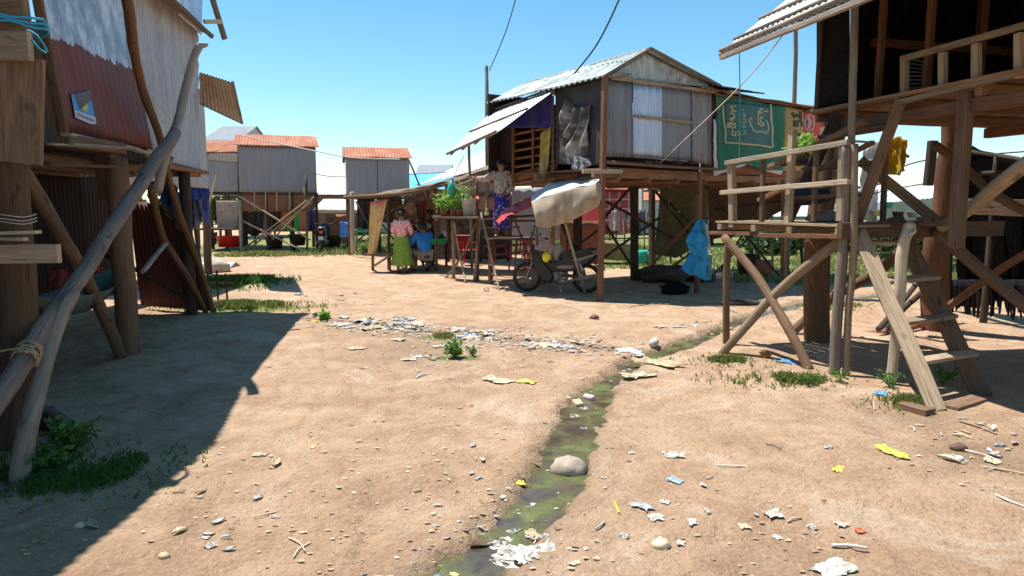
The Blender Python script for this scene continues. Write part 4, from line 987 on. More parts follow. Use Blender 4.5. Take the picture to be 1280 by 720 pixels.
# corrugated slit inside
for px,a_,b_,k in((1166,12,118,.02),):
    mb=MB();mb.corr(P(1160,119,8.0),P(1166,118,8.0),P(1172,14,8.0),P(1170,14,8.0),.03,.006);mb.build('light_slit',M['galvblue'],H,.003)
mb=MB()
for k in range(9): mb.beam(P(1134,74+k*5.2,7.6),P(1160,79+k*4.2,7.7),.03,.012)
mb.build('louvre',M['galv'],H)
# posts
def rp(pb,pt,ztop,r,mat,dd=0,nm='post',r1=None):
    q=G(*pb);t=P(pt[0],pt[1],q.y+dd);mb=MB();mb.log([on(q.x,q.y,-.08),(t.x,t.y,ztop if ztop else t.z)],r,r1 or r*.92,wob=.16,sides=14);return mb.build(nm,M[mat],H)
q=G(1166,412)
mb=MB();mb.log([on(q.x,q.y,-.08),P(1168,350,q.y),P(1176,290,q.y-.1),P(1188,220,q.y-.2),P(1192,170,q.y-.25),P(1192,125,q.y-.3)],.15,.165,wob=.14,sides=16);mb.build('post',M['redbrown'],H)
mb=MB();q=G(1022,425);mb.log([on(q.x,q.y,-.08),P(1022,300,q.y),(q.x+.05,q.y,ZF-.1)],.15,.14,wob=.05,sides=16);mb.build('post',M['brown'],H)
mb=MB();q=P(1195,310,5.75);t=P(1208,115,5.85);mb.beam(q,t,.10,.10,rn);mb.build('post',M['brown'],H,label='square post cut off above the ground')
mb=MB();q=G(1158,395);mb.beam(P(1160,232,11),P(1166,176,11),.12,.12);mb.build('post',M['dark'],H)
for s,t_ in((6.6,.1),(4.6,3.9),(1.2,4.2),(6.8,3.9)):
    p=r2(s,t_,0);mb=MB();mb.log([on(p.x,p.y,-.1),(p.x,p.y,ZF-.1)],.12,.11);mb.build('post',M['redbrown'],H)
def rb(pts,r,mat,nm='brace',r1=None): mb=MB();mb.log(pts,r,r1 or r*.85,wob=.13,sides=12);return mb.build(nm,M[mat],H)
rb([P(1176,284,6.4),P(1215,258,6.1),P(1250,228,5.7),P(1300,192,5.2)],.055,'tan',r1=.06)
rb([P(1170,182,7.2),P(1200,205,6.8),P(1240,240,6.3),P(1300,275,5.7)],.045,'orange')
rb([P(1170,288,6.6),P(1225,337,6.2),P(1300,396,5.7)],.062,'brown')
rb([P(1070,420,8.6),P(1150,405,8.2),P(1210,365,7.4),P(1260,330,6.7),P(1310,305,6.2)],.045,'redbrown')
rb([P(1098,412,8.3),P(1150,350,9.0),P(1175,320,9.5)],.035,'dark');rb([P(1172,322,8.9),P(1150,345,9.2)],.03,'redbrown')
mb=MB();mb.beam(P(1150,277,6.55),P(1200,277,5.9),.07,.09);mb.build('cross_beam',M['brown'],H)
mb=MB();mb.beam(P(1205,258,9.5),P(1330,262,8.5),.05,.22);mb.build('cross_beam',M['brown'],H)
mb=MB();mb.log([P(1200,218,8.5),P(1300,213,7.5)],.025);mb.build('cross_rail',M['dark'],H)
mb=MB();mb.beam(P(1240,240,8.2),P(1243,216,8.2),.05,.05);mb.build('cross_rail',M['dark'],H)
# dark hanging nets under the house
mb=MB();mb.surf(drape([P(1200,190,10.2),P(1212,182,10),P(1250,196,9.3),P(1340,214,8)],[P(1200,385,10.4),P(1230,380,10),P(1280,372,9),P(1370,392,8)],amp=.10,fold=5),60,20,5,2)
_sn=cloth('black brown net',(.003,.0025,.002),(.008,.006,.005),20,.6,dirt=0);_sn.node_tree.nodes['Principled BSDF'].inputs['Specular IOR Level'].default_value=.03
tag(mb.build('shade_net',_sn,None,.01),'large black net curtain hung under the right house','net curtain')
mb=MB()
random.seed(31)
for k in range(60):
    x=1188+k*2.4; d=10.2-(x-1200)*.017; mb.log([P(x,350,d-.08),P(x+rr(-4,4),rr(378,401),d-.05)],rr(.02,.05),.012,sides=6,wob=.4,seg=.1)
tag(mb.build('net_fringe',M['black net']),'ragged dark fringe dangling below the black net curtain','fringe')
q=P(1190,392,10.6);mb=MB();mb.surf(drape([P(1180,368,11),P(1196,366,10.9)],[P(1180,388,11),P(1197,388,10.9)],amp=.04,fold=1),8,6)
tag(mb.build('sack',cloth('tan paper sack',(.55,.36,.20)),None,.01),'tan sack standing in the light beyond the black net curtain','sack')
q=G(1222,372);mb=MB();mb.lathe(on(q.x,q.y),[(0,0),(.16,0),(.2,.28),(.21,.3),(.18,.3),(.15,.03)],16);tag(mb.build('basin',M['red']),'red bucket beyond the black net curtain','bucket')
# ================================================================ LANDING PLATFORM
pc=Vector((2.51,8.0,0));pe=Vector((.33,-.944,0)).normalized();pn=Vector((.944,.33,0)).normalized()
def PW(px,py,off=0): return PL(px,py,pc,-pn,off)
L=thing('landing','raised plank landing with a wooden railing and crossed braces in front of the right house','landing',(3.0,7.4,0))
ZD=1.42
def p2(s,t,zz): q=pc+pe*s+pn*t;return Vector((q.x,q.y,zz))
mb=MB()
for k in range(9): mb.beam(p2(-.12,.0+k*.135,ZD+rr(-.004,.004)),p2(1.83+rr(-.03,.03),.0+k*.135,ZD),.125,.022,jit=.004)
mb.build('deck',M['tan'],L)
for s in(-.05,.55,1.1,1.74):
    mb=MB();mb.beam(p2(s,-.06,ZD-.055),p2(s,1.45,ZD-.055),.07,.07);mb.build('joist',M['tan'],L)
mb=MB();mb.beam(PW(893,291,.04),PW(944,292,.04),.04,.07,pn);mb.beam(PW(955,294,.04),PW(1062,296,.04),.045,.085,pn);mb.build('edge_beam',M['redbrown'],L)
mb=MB();mb.beam(p2(1.8,-.1,ZD-.04),p2(1.8,2.0,ZD-.04),.06,.15);mb.build('edge_beam',M['brown'],L)
def lp(x0,y0,x1,y1,w,mat='tan',off=.02,nm='railing_post',h=None): 
    mb=MB();mb.beam(PW(x0,y0,off),PW(x1,y1,off),w,h or w*.8,pn);mb.build(nm,M[mat],L)
lp(918,284,916,202,.085,'tan');lp(954,282,956,194,.05,'brown');lp(983,280,989,162,.075,'tan',-.02);lp(975,281,981,168,.04,'brown',-.1)
lp(1019,277,1023,184,.05,'brown');lp(1053,276,1057,176,.075,'tan');lp(1029,277,1033,145,.05,'brown',-.75)
lp(913,204,1067,178,.05,'palewood',.06,'railing_rail',.045);lp(907,241,1068,227,.05,'palewood',.06,'railing_rail',.05)
lp(930,208,1046,150,.05,'brown',-.35,'stair_rail',.06);lp(905,250,1040,176,.04,'redbrown',-.5,'stair_rail',.06)
# ground posts and braces
def g2(pb,pts,r,mat,nm='post',r1=None,w=.12): 
    q=G(*pb);mb=MB();mb.log([on(q.x,q.y,-.06)]+[P(x,y,q.y+dd) for x,y,dd in pts],r,r1 or r*.9,wob=w,sides=12);return mb.build(nm,M[mat],L)
g2((908,428),[(908,360,0),(911,300,0.0)],.042,'brown',w=.2)
g2((1043,469),[(1048,380,0),(1055,290,0),(1058,180,-.02)],.050,'greylog')
g2((1057,471),[(1062,380,0),(1067,290,-.02),(1068,180,-.02)],.034,'tan',w=.2)
q=G(1046,470)
mb=MB();mb.log([P(1060,285,6.45),P(1064,185,6.4),P(1067,90,6.3),P(1070,-25,6.2)],.037,.032,wob=.2,sides=14);mb.build('tall_pole',M['greylog'],L)
g2((898,440),[(935,405,-.15),(985,352,-.45),(1058,295,-.95)],.045,'tan','brace',.05)
g2((1014,462),[(985,410,.25),(945,345,.7),(905,296,1.1)],.050,'brown','brace',.045)
g2((982,415),[(1040,372,-.2),(1090,345,-.6),(1118,322,-.8),(1140,300,-1.2),(1160,286,-1.4)],.06,'brown','brace',.06)
g2((1102,413),[(1130,385,.3),(1160,360,.6)],.04,'dark','brace')
q=G(1112,482);mb=MB();mb.log([on(q.x,q.y,-.04),P(1118,410,q.y),P(1126,360,q.y+.02),P(1131,310,q.y+.04),P(1137,285,q.y+.05)],.042,.048,wob=.28,sides=14)
mb.ball(P(1137,284,q.y+.05),.052,12,8);mb.log([P(1136,293,q.y),P(1143,291,q.y-.02),P(1145,287,q.y-.03)],.018,.012);tag(mb.build('stick_post',M['palewood']),'pale knobbed stick post standing between the ladder rails','post')
# upper stair from landing to veranda
U_=thing('stair','steep wooden stair from the landing up to the dark veranda','stair',p2(1.3,.6,ZD))
ta,tb=FW(1132,124,.05),FW(1048,142,.0);ba,bb=P(1070,280,6.5),P(984,276,7.35)
mb=MB();mb.beam(ba,ta,.04,.10,(0,0,1));mb.build('side_rail',M['brown'],U_)
mb=MB();mb.beam(bb,tb,.045,.12,(0,0,1));mb.build('side_rail',M['dark'],U_)
for y0,x0,y1,x1 in((172,1026,159,1114),(212,1006,203,1096),(248,992,243,1086)):
    mb=MB();a=P(x0,y0,7.3);b=P(x1,y1,6.52);mb.beam(a,b,.10,.03,(0,.3,1));mb.build('tread',M['brown'],U_)
mb=MB();mb.beam(P(1075,200,7.0),P(1170,276,6.6),.05,.10);tag(mb.build('plank',M['brown']),'slanting plank crossing behind the steep stair of the right house','plank')
# lower ladder
LL=thing('ladder','broad weathered ladder from the ground up to the landing of the right house','ladder',G(1200,500))
la0,la1=GG(1172,513,-.01),P(1073,290,6.35);lb0,lb1=GG(1228,493,-.01),P(1118,272,6.95)
mb=MB();mb.beam(la0,la1,.13,.05,(-.4,-.8,.4),jit=.006);mb.build('side_rail',M['tan'],LL)
mb=MB();mb.beam(lb0,lb1,.15,.05,(-.4,-.8,.4),jit=.006);mb.build('side_rail',M['brown'],LL)
for x0,y0,x1,y1 in((1078,303,1124,303),(1097,352,1171,346),(1126,403,1192,394),(1147,452,1217,441)):
    def near(a,b,x,y):
        best=min((( (P(x,y,a.lerp(b,k/60).y)-a.lerp(b,k/60)).length,k/60) for k in range(61)))
        return P(x,y,a.lerp(b,best[1]).y)
    mb=MB();mb.beam(near(la0,la1,x0,y0),near(lb0,lb1,x1,y1),.085,.035,(0,-.3,1));mb.build('rung',M['tan'],LL)
mb=MB();mb.beam(GG(1163,518,.02),GG(1128,508,.02),.12,.05);tag(mb.build('plank',M['brown']),'short board lying under the foot of the ladder rail','board')
mb=MB();mb.beam(GG(1185,512,.01),GG(1232,496,.01),.14,.03);tag(mb.build('plank',M['brown']),'flat board lying between the feet of the ladder','board')
# plank bundle on landing and hanging bags
mb=MB()
for k in range(6): mb.beam(P(1040+k*3.2,242,7.1+.02*k),P(1046+k*3,186,7.15),.035,.02)
tag(mb.build('plank_bundle',M['palewood']),'bundle of pale slats leaning upright behind the landing railing','slats')
cloth_thing('cloth','white cloth with blue edge hung behind the steep stair','cloth',T([(1080,186),(1094,178),(1113,172)],8.6),T([(1076,240),(1092,236),(1106,228)],8.6),cloth('white cloth',(.80,.80,.82),(.06,.10,.40),1.6,.66,trans=.45,dirt=.1),amp=.06,fold=2)
cloth_thing('cloth','yellow orange sack cloth hung beside the white cloth behind the stair','cloth',T([(1112,174),(1124,170),(1134,176)],8.5),T([(1108,216),(1121,220),(1128,214)],8.5),cloth('yellow cloth',(.66,.44,.05),(.55,.47,.08),3,.55,trans=.45,dirt=.1),amp=.08,fold=1.6)
mb=MB();mb.log([P(1060,176,9.5),P(1100,180,8.8),P(1136,196,8.5)],.016);tag(mb.build('stick',M['dark']),'thin horizontal stick carrying the white and yellow cloths','stick')
mb=MB();q=P(1035,272,7.3);mb.ball(q,.14,14,8,(1.6,.8,.5),.3);tag(mb.build('sack',cloth('grey sack',(.30,.29,.28))),'small grey bundle lying on the landing behind the railing','bundle')
q=P(1013,245,7.3);mb=MB();mb.ball(q,.16,14,8,(1.6,.8,.6),.3);tag(mb.build('sack',cloth('navy sack',(.03,.04,.08))),'dark navy bag lying on the stair tread behind the railing','bag')
q=P(1000,196,12.2);t=thing('potted_plant','bright green pot plant in front of the red end of the banner','plant',q)
mb=MB();mb.lathe(q-Vector((0,0,.15)),[(0,0),(.13,0),(.16,.2),(.13,.2),(0,.17)],14);mb.build('pot',M['dark'],t)
mb=MB();leaves(mb,q+Vector((0,0,.18)),.26,260,.12,(1.1,.9,.9));mb.build('foliage',M['litleaf'],t)
mb=MB();mb.beam(P(975,206,12.3),P(1040,205,12.0),.3,.04);tag(mb.build('shelf',M['dark']),'dark plank shelf under the bright green pot plant','shelf')
q=P(984,293,8.2)
mb=MB();mb.ball(q,.05,10,6,(1.2,1,.6),.4);tag(mb.build('bag',M['yellow']),'small yellow plastic scrap caught under the landing deck','scrap')
# ropes and wires
def wire(name,label,pts,r,mat='wire'):
    mb=MB();mb.tube(pts,r,5);return tag(mb.build(name,M[mat]),label,'wire')
wire('cord','thin cord hanging straight down from the corner of the right eave',[P(924,62,7.8),P(925,140,7.8),P(924,205,7.8)],.006,'teal')
wire('cord','long slanting cord from the right eave down to the central house wall',[P(985,36,7.4),P(925,108,9.3),P(826,203,12.0)],.008,'wirelight')
wire('power_cable','thin power cable running down to the bare pole left of the central house',[P(647,-10,14),P(632,40,16),P(612,88,18)],.012)
wire('power_cable','thick twisted power cable dropping to the central roof',[P(778,-10,11),P(760,30,12),P(742,62,12.6),P(718,92,13)],.016)
wire('power_cable','nearly level cable in front of the sky between the two far huts',[P(390,217,24),P(430,221,24.5),P(560,215,22),P(610,204,19)],.012)
wire('power_cable','cable sagging across the front of the two rusty roofed huts',[P(296,168,23.8),P(400,190,22.8),P(440,197,22.2),P(500,199,22)],.02,'wirelight')
wire('power_cable','cable strung across the sky gap under the right veranda',[P(1040,262,16),P(1100,240,14),P(1200,222,12),P(1300,196,11)],.012)
wire('power_cable','second cable crossing the sky gap under the right veranda',[P(1060,205,14),P(1110,213,13),P(1160,200,12),P(1300,188,11)],.012)
wire('cord','loose cord drooping behind the net wall post of the central house',[P(580,195,14),P(572,210,14),P(565,228,14)],.006)
mb=MB();mb.log([G(609,318),P(609,200,18),P(608,82,18)],.06,.045,wob=.08);tag(mb.build('pole',M['greylog']),'bare grey pole rising into the sky left of the central house','pole')
mb=MB();q=P(993,126,16);mb.log([Vector((q.x,q.y,0)),q,P(994,29,16)],.06,.045,wob=.1);tag(mb.build('pole',M['greylog']),'bare grey pole standing behind the banner end of the central house','pole')
random.seed(11)
# ================================================================ FAR HUTS
def zat(py,d): return P(640,py,d).z
def hut(label,x0,x1,d,ye,yf,yr,wallm,roofm,dep=2.6,posts=4,name='stilt_hut',skew=0,skirt=None,over=.12,ground=True,postm='dark',gr=None,pitch=.3,wlabel=None):
    a,b=P(x0,ye,d),P(x1,ye,d+skew); zf=P(x0,yf,d).z
    u=Vector((b.x-a.x,b.y-a.y,0)).normalized(); v=Vector((-u.y,u.x,0)); w=math.hypot(b.x-a.x,b.y-a.y)
    H=thing(name,label,'hut' if ground else 'house',Vector(((a.x+b.x)/2,(a.y+b.y)/2,0)),gr)
    q=lambda s,t,z:Vector((a.x+u.x*s+v.x*t,a.y+u.y*s+v.y*t,z))
    ze=a.z
    for k,(s0,t0,s1,t1) in enumerate(((0,0,w,0),(w,0,w,dep),(0,dep,0,0),(w,dep,0,dep))):
        mb=MB();mb.corr(q(s0,t0,zf),q(s1,t1,zf),q(s1,t1,ze),q(s0,t0,ze),pitch,.0025,dent=.02);mb.build('wall',wallm,H,.01)
    zr=P(x0,yr,d+dep*.5).z; o=over
    mb=MB();mb.corr(q(-o,-o*1.5,ze-.02),q(w+o,-o*1.5,ze-.02),q(w+o,dep*.5,zr),q(-o,dep*.5,zr),.1,.012,dent=.02);mb.build('roof',roofm,H,.01)
    mb=MB();mb.corr(q(w+o,dep+o,ze-.02),q(-o,dep+o,ze-.02),q(-o,dep*.5,zr-.01),q(w+o,dep*.5,zr-.01),.1,.012,dent=.02);mb.build('roof',roofm,H,.01)
    mb=MB();mb.add([q(0,0,ze),q(0,dep,ze),q(0,dep/2,zr-.04)],[(0,1,2)]);mb.build('gable',wallm,H,.01)
    mb=MB();mb.add([q(w,0,ze),q(w,dep,ze),q(w,dep/2,zr-.04)],[(0,1,2)]);mb.build('gable',wallm,H,.01)
    if skirt:
        ys,sm_=skirt; zs=P(x0,ys,d).z
        mb=MB();mb.corr(q(0.05,.03,zs),q(w-.1,.03,zs),q(w-.1,.03,zf+.02),q(.05,.03,zf+.02),.6,.006);mb.build('lower_panel',sm_,H,.02)
    if ground:
        mb=MB();mb.beam(q(-.05,dep/2,zf-.06),q(w+.05,dep/2,zf-.06),dep,.05);mb.build('floor',M['dark'],H)
        for t in(.06,dep-.1):
            for k in range(posts):
                s=.04+(w-.08)*k/(posts-1);p=q(s,t,0);mb=MB();mb.log([on(p.x,p.y,-.1),(p.x+rr(-.03,.03),p.y,zf)],.065,.055,sides=7,seg=.3);mb.build('post',M[postm],H)
    return H,q,w
H,q,w=hut('larger grey walled stilt hut with a rusty orange roof, left of the gap',297,394,24,181,240,168,M['greysheet'],M['rustroof'],2.8,4,skirt=(264,M['rustdark']),skew=.85)
def hb(x0,y0,x1,y1,r=.035,m='tan',d=23.6,nm='brace'):
    mb=MB();mb.log([P(x0,y0,d),P(x1,y1,d-.3)],r,r*.8,wob=.15,sides=7,seg=.3);mb.build(nm,M[m],H)
hb(299,245,388,300);hb(303,276,380,314);hb(298,316,384,250);hb(304,316,390,252);hb(340,300,392,246,.028);hb(300,250,302,316,.06,'greylog');hb(381,235,384,312,.05,'brown');hb(382,218,383,242,.05,'dark',nm='window_slit')
mb=MB()
for x in(318,332,346,362): mb.beam(P(x,240,23.9),P(x,263,23.9),.03,.02)
mb.build('batten',M['palewood'],H)
for lab,x0,y0,x1,y1,mt in(('orange cloth hung under the larger grey hut','%d'%0,0,0,0,None),):pass
cloth_thing('cloth','green and orange cloth hung under the larger far grey hut','cloth',T([(352,264),(366,264),(374,264)],24.6),T([(352,288),(366,290),(374,288)],24.6),cloth('green orange cloth',(.04,.35,.06),(.55,.10,.02),2.5,.5),amp=.05,fold=1)
cloth_thing('cloth','dark blue cloth hung at the right end of the larger far grey hut','cloth',T([(383,262),(394,262)],23.9),T([(383,288),(394,288)],23.9),cloth('navy cloth',(.03,.03,.10)),amp=.05,fold=2)
H,q,w=hut('smaller grey walled stilt hut with a rusty pink orange roof right of the gap',433,511,22.4,196,245,184,M['greysheet'],M['rustroof'],2.8,3,over=.1,skew=.5)
hb(441,316,440,240,.085,'greylog',21.6,'post');hb(445,252,470,300,.03,'dark',21.9);hb(448,300,492,262,.03,'dark',21.9);hb(470,270,500,310,.03,'dark',21.9)
mb=MB();mb.beam(P(472,196,22.3),P(472,244,22.3),.02,.01);mb.build('seam_batten',M['dark'],H)
hb(511,200,532,250,.03,'dark',22.6,'verge_board')
Hh,q,w=hut('low hut with a faded red roof behind the far end of the left house',240,296,25.5,190,240,176,M['greysheet'],M['rustroof'],3,4,postm='brown')
hut('distant hut with a blue grey gable above the faded red roof',255,296,34,176,245,158,M['palesheet'],M['greysheet'],5,4)
cloth_thing('panel','whitish hand painted board panel on the low hut behind the left house','panel',T([(270,251),(284,251),(298,251)],24.9),T([(272,286),(284,287),(298,286)],24.9),cloth('scribbled board',(.40,.31,.25),(.22,.15,.12),7,.62,soft=.02),amp=.01,fold=1,th=.03)
mb=MB();mb.log([P(261,256,23.5),P(271,216,23.3)],.035);tag(mb.build('stick',M['palewood']),'pale stick leaning on the low hut behind the left house','stick')
mb=MB();mb.corr(P(258,200,23),P(297,204,23.2),P(297,192,24.6),P(262,192,24.4),.1,.01);tag(mb.build('awning',M['dark'],None,.01),'dark sagging awning between the low hut and the larger grey hut','awning')
mb=MB();mb.beam(P(252,286,24.6),P(300,286,24.6),1.2,.06);tag(mb.build('shelf',M['dark']),'dark slat floor shelf of the low hut behind the left house','shelf')
# second left house beyond, with its awning
mb=MB();mb.corr(P(250,129,16),P(303,154,16),P(291,103,13.2),P(249,90,13.6),.09,.012)
A2=thing('stilt_house','hidden left house beyond the first with only its awning showing','house',(-7.6,15,0))
aw=mb.build('awning',M['zincold'],A2,.004)
mb=MB();mb.beam(P(250,129,16.05),P(303,154,16.05),.04,.05);mb.beam(P(303,154,16.05),P(291,103,13.2),.04,.05);mb.build('awning_frame',M['greylog'],A2)
for s0,s1 in(((-6.9,12.6),(-7.3,16.5)),((-7.3,16.5),(-9.8,16.3)),((-9.8,12.4),(-6.9,12.6))):
    mb=MB();mb.corr((s0[0],s0[1],2),(s1[0],s1[1],2),(s1[0],s1[1],4.2),(s0[0],s0[1],4.2),.1,.01);mb.build('wall',M['whitecorr'],A2,.01)
mb=MB();mb.corr((-6.7,12.4,4.2),(-7.1,16.7,4.2),(-10,16.6,4.9),(-9.8,12.4,4.9),.1,.01);mb.build('roof',M['rustroof'],A2,.01)
for x,y in((-7,12.8),(-7.3,16.3),(-9.7,16),(-9.6,12.8)):
    mb=MB();mb.log([(x,y,-.1),(x,y,2)],.09);mb.build('post',M['brown'],A2)
# low blocks further away
def shed(label,x0,x1,d,yt,yb,yr,wm,rm,dep=4,sk=0,name='shed'):
    return hut(label,x0,x1,d,yt,yb,yr,wm,rm,dep,2,name=name,ground=False,skew=sk,pitch=.5)
shed('pale roofed long building in the gap between the two grey huts',392,436,38,243,300,219,M['rustdark'],M['palesheet'],7)
shed('second pale low roof under the first in the gap between the huts',396,446,30,262,266,249,M['palesheet'],M['palesheet'],3)
shed('distant house with a blue roof above the market shelter',500,604,42,236,292,217,M['rustdark'],M['blueroof'],9)
shed('distant dark gable behind the blue roof',520,560,48,222,236,206,M['greysheet'],M['greysheet'],5)
mb=MB();mb.corr(P(552,224,19.5),P(628,205,18),P(634,178,20.5),P(600,192,22),.1,.012);mb.corr(P(552,224,19.5),P(600,192,22),P(560,214,24),P(520,232,23),.1,.012)
t=thing('open_shelter','broad pale roofed shelter whose slope rises behind the man','shelter',P(590,250,20))
mb.build('roof',M['palesheet'],t,.01)
mb=MB();mb.surf(lambda u,v:P(556,250,20.6).lerp(P(640,240,18.8),u).lerp(P(556,226,20.6).lerp(P(640,190,18.8),u),v),6,3);mb.build('back_sheet',M['greysheet'],t,.01)
mb=MB();mb.surf(lambda u,v:P(590,262,19.6).lerp(P(640,262,18.9),u).lerp(P(590,243,19.6).lerp(P(640,243,18.9),u),v),6,3);mb.build('rust_strip',M['rustroof'],t,.01)
for x in(560,600,636):
    mb=MB();mb.log([G(x,327),P(x,225,G(x,327).y)],.06);mb.build('post',M['dark'],t)
mb=MB();mb.corr(P(640,300,18.5),P(700,300,18.5),P(700,233,18.5),P(640,236,18.5),.3,.01);mb2=mb
w_=tag(mb.build('wall_panel',metal('pale grey boards',(.34,.35,.37),(.46,.47,.49),.12,(.3,.2,.14),.05,.8),None,.02),'pale grey board wall behind the ladder of the central house','wall')
mb=MB();mb.corr(P(700,330,18.2),P(750,330,18.2),P(750,276,18.2),P(700,276,18.2),.5,.01);tag(mb.build('wall_panel',plain('brown board',(.20,.075,.04),.8),None,.02),'reddish brown board panel behind the motorbike seat','panel')
# beneath central house: red gate building and clutter
shed('maroon red walled building seen under the central house',752,800,21.5,236,292,228,plain('maroon red wall',(.36,.025,.04),.6),M['rustroof'],4,1.0)
mb=MB();mb.beam(P(752,300,20.8),P(752,235,20.8),.05,.05)
for y in(250,262,276): mb.beam(P(752,y,20.8),P(794,y-1,21.2),.04,.04)
for x in(762,774,786): mb.beam(P(x,292,21),P(x,240,21),.03,.03)
tag(mb.build('gate',plain('pale pink grille',(.45,.25,.25),.6)),'pale grille in front of the maroon building','gate')
mb=MB();mb.beam(P(800,236,21),P(800,266,21),.8,.06,(1,0,0));tag(mb.build('leaning_sheet',M['palesheet']),'pale sheet panel between the dark posts of the central house','panel')
mb=MB();mb.beam(P(752,312,19.0),P(790,314,19.0),.6,.5);tag(mb.build('crate',cloth('olive bale',(.26,.21,.10))),'olive box like bale behind the front post of the central house','bale')
# right background
shed('pale green shed with a white roof seen over the landing',958,1062,27,270,300,254,plain('pale green shed wall',(.40,.48,.44),.7),M['palesheet'],5)
shed('pale green shed with a bright white roof seen through the steep stair',1108,1172,20,243,284,230,plain('teal grey shed wall',(.38,.46,.42),.7),M['palesheet'],3.5)
mb=MB();mb.corr(P(1058,275,17.5),P(1096,275,17.5),P(1098,236,17.5),P(1060,236,17.5),.4,.01);tag(mb.build('wall_panel',M['whitecorr'],None,.02),'plain grey upright panel behind the steep stair','panel')
mb=MB();mb.corr(P(1085,256,17.8),P(1185,246,17.2),P(1180,232,19.2),P(1100,236,19.2),.1,.01);tag(mb.build('awning',M['palesheet'],None,.01),'white sheet awning low in the gap right of the steep stair','awning')
t=thing('market_table','dark market table heaped with goods behind the steep stair','table',G(1130,308))
mb=MB();mb.beam(P(1090,277,17.5),P(1168,275,17.2),1.0,.06);mb.build('top',M['dark'],t)
for x in(1094,1164): mb=MB();mb.beam(P(x,278,17.4),G(x,341),.06,.06);mb.build('leg',M['dark'],t)
for i,(x,y,r,mt,lab) in enumerate(((1107,256,.16,'teal','teal green basin on the market table behind the stair'),(1098,266,.15,'palewood','pale basket on the market table behind the stair'),(1122,268,.14,'dark','black pot on the market table behind the stair'),(1140,268,.13,'concrete','grey sack on the market table behind the stair'))):
    q=P(x,275,17.3);zz=P(x,y,17.3).z;mb=MB();mb.lathe(Vector((q.x,q.y,zz-.08)),[(0,0),(r*.7,0),(r,.14),(r*1.05,.15),(r*.9,.15),(r*.6,.03)],14);tag(mb.build('basin',M[mt]),lab,'basin')
# hedge behind the field
random.seed(5)
for i,(x,yb,wd_,h) in enumerate(((965,318,1.1,.75),(1040,316,1.3,.7),(1095,314,1.4,.8),(1150,314,1.4,.85),(1215,316,1.8,1.2),(1262,318,1.6,1.3))):
    q=G(x,yb);t=thing('bush',('low dark bush behind the field, left of the big round landing post','dark bush behind the field between the landing posts','dark bush behind the field under the steep stair','dark bush behind the field left of the red house post','tall dark bush behind the black net curtain','tall dark bush at the right edge behind the net curtain')[i],'bush',q,'bushes behind the field')
    mb=MB();mb.log([q,q+Vector((.05,0,h*.7))],.05,.03);mb.build('trunk',M['dark'],t)
    mb=MB();leaves(mb,q+Vector((0,0,h*.55)),1,1300,.16,(wd_,.7,h*.62));mb.build('crown',M['bushleaf'],t)
# distant ring so the horizon is closed
random.seed(9)
for i in range(26):
    a=math.radians(-44+i*3.5);dd=rr(52,70);x=math.sin(a)*dd;y=math.cos(a)*dd
    h=rr(2.3,3.1)
    t=thing('tree','far dark green tree in the row closing the horizon behind the huts','tree',(x,y,0),'far trees on the horizon')
    mb=MB();mb.log([(x,y,0),(x,y,h*.6)],.12,.06);mb.build('trunk',M['dark'],t)
    mb=MB();leaves(mb,Vector((x,y,h*.52)),1,700,.55,(2.6,1.4,h*.46));mb.build('crown',M['bushleaf'],t)
# more low far houses filling the row
for i,(x0,x1,d,ye,yr,wm,rm,lab) in enumerate(((300,400,44,248,240,'rustdark','rustroof','far low house behind the larger grey hut'),(436,505,40,250,242,'whitecorr','palesheet','far low house behind the smaller grey hut'),(560,650,46,248,236,'whitecorr','rustroof','far low house behind the plank stand'),(650,760,40,248,236,'rustdark','palesheet','far low house behind the motorbike'),(800,900,38,250,240,'whitecorr','rustroof','far low house behind the olive mat'),(900,960,36,262,250,'palesheet','palesheet','far pale low house left of the landing railing'),(1180,1290,34,262,250,'rustdark','rustroof','far low house behind the net curtain'))):
    shed(lab,x0,x1,d,ye,292,yr,M[wm],M[rm],5,rr(-1,1),name='far_house')
# ================================================================ MARKET SHELTER
MS=thing('market_shelter','sagging brown roofed market shelter on thin posts left of the central house','shelter',G(520,336))
def shf(u,v):
    top=[(508,238,19.5),(560,228,18),(620,205,17.5),(650,196,17)];bot=[(438,247,16.6),(500,240,16.4),(560,228,16.2),(640,203,15.6)]
    def L(pl,u):
        k=u*3;i=min(2,int(k));t=k-i;return P(*pl[i]).lerp(P(*pl[i+1]),t)
    return L(bot,u).lerp(L(top,u),v)+Vector((0,0,.06*noise.noise(Vector((u*9,v*4,1)))))
mb=MB();mb.surf(shf,60,14,4,2);mb.build('roof',cloth('brown sacking roof',(.20,.14,.09),(.10,.07,.05),8,.55),MS,.03)
mb=MB();mb.log([P(430,247,16.6),P(500,242,16.4),P(560,230,16.2),P(640,205,15.6)],.045,.035,wob=.3);mb.build('eave_pole',M['brown'],MS)
for x,yb,yt in((440,316,236),(486,337,243),(535,331,236),(545,338,234)):
    q=G(x,yb);mb=MB();mb.log([on(q.x,q.y,-.05),P(x,yt,q.y)],.045,.04);mb.build('post',M['brown' if x!=440 else 'greylog'],MS)
cloth_thing('curtain','pink and yellow cloth strip hanging from the market shelter corner','cloth',T([(463,252),(472,250),(484,249)],16.5),T([(460,317),(465,316),(469,314)],16.4),cloth('pink yellow cloth',(.95,.78,.38),(.85,.38,.34),1.6,.55,soft=.08,trans=.45,dirt=.1),amp=.07,fold=1.3)
cloth_thing('cloth','brown patterned cloth hanging inside the market shelter','cloth',T([(492,268),(500,256),(518,252)],17.2),T([(500,285),(512,282),(524,276)],17.2),cloth('brown pattern',(.34,.20,.12),(.16,.09,.06),8,.5),amp=.05,fold=2)
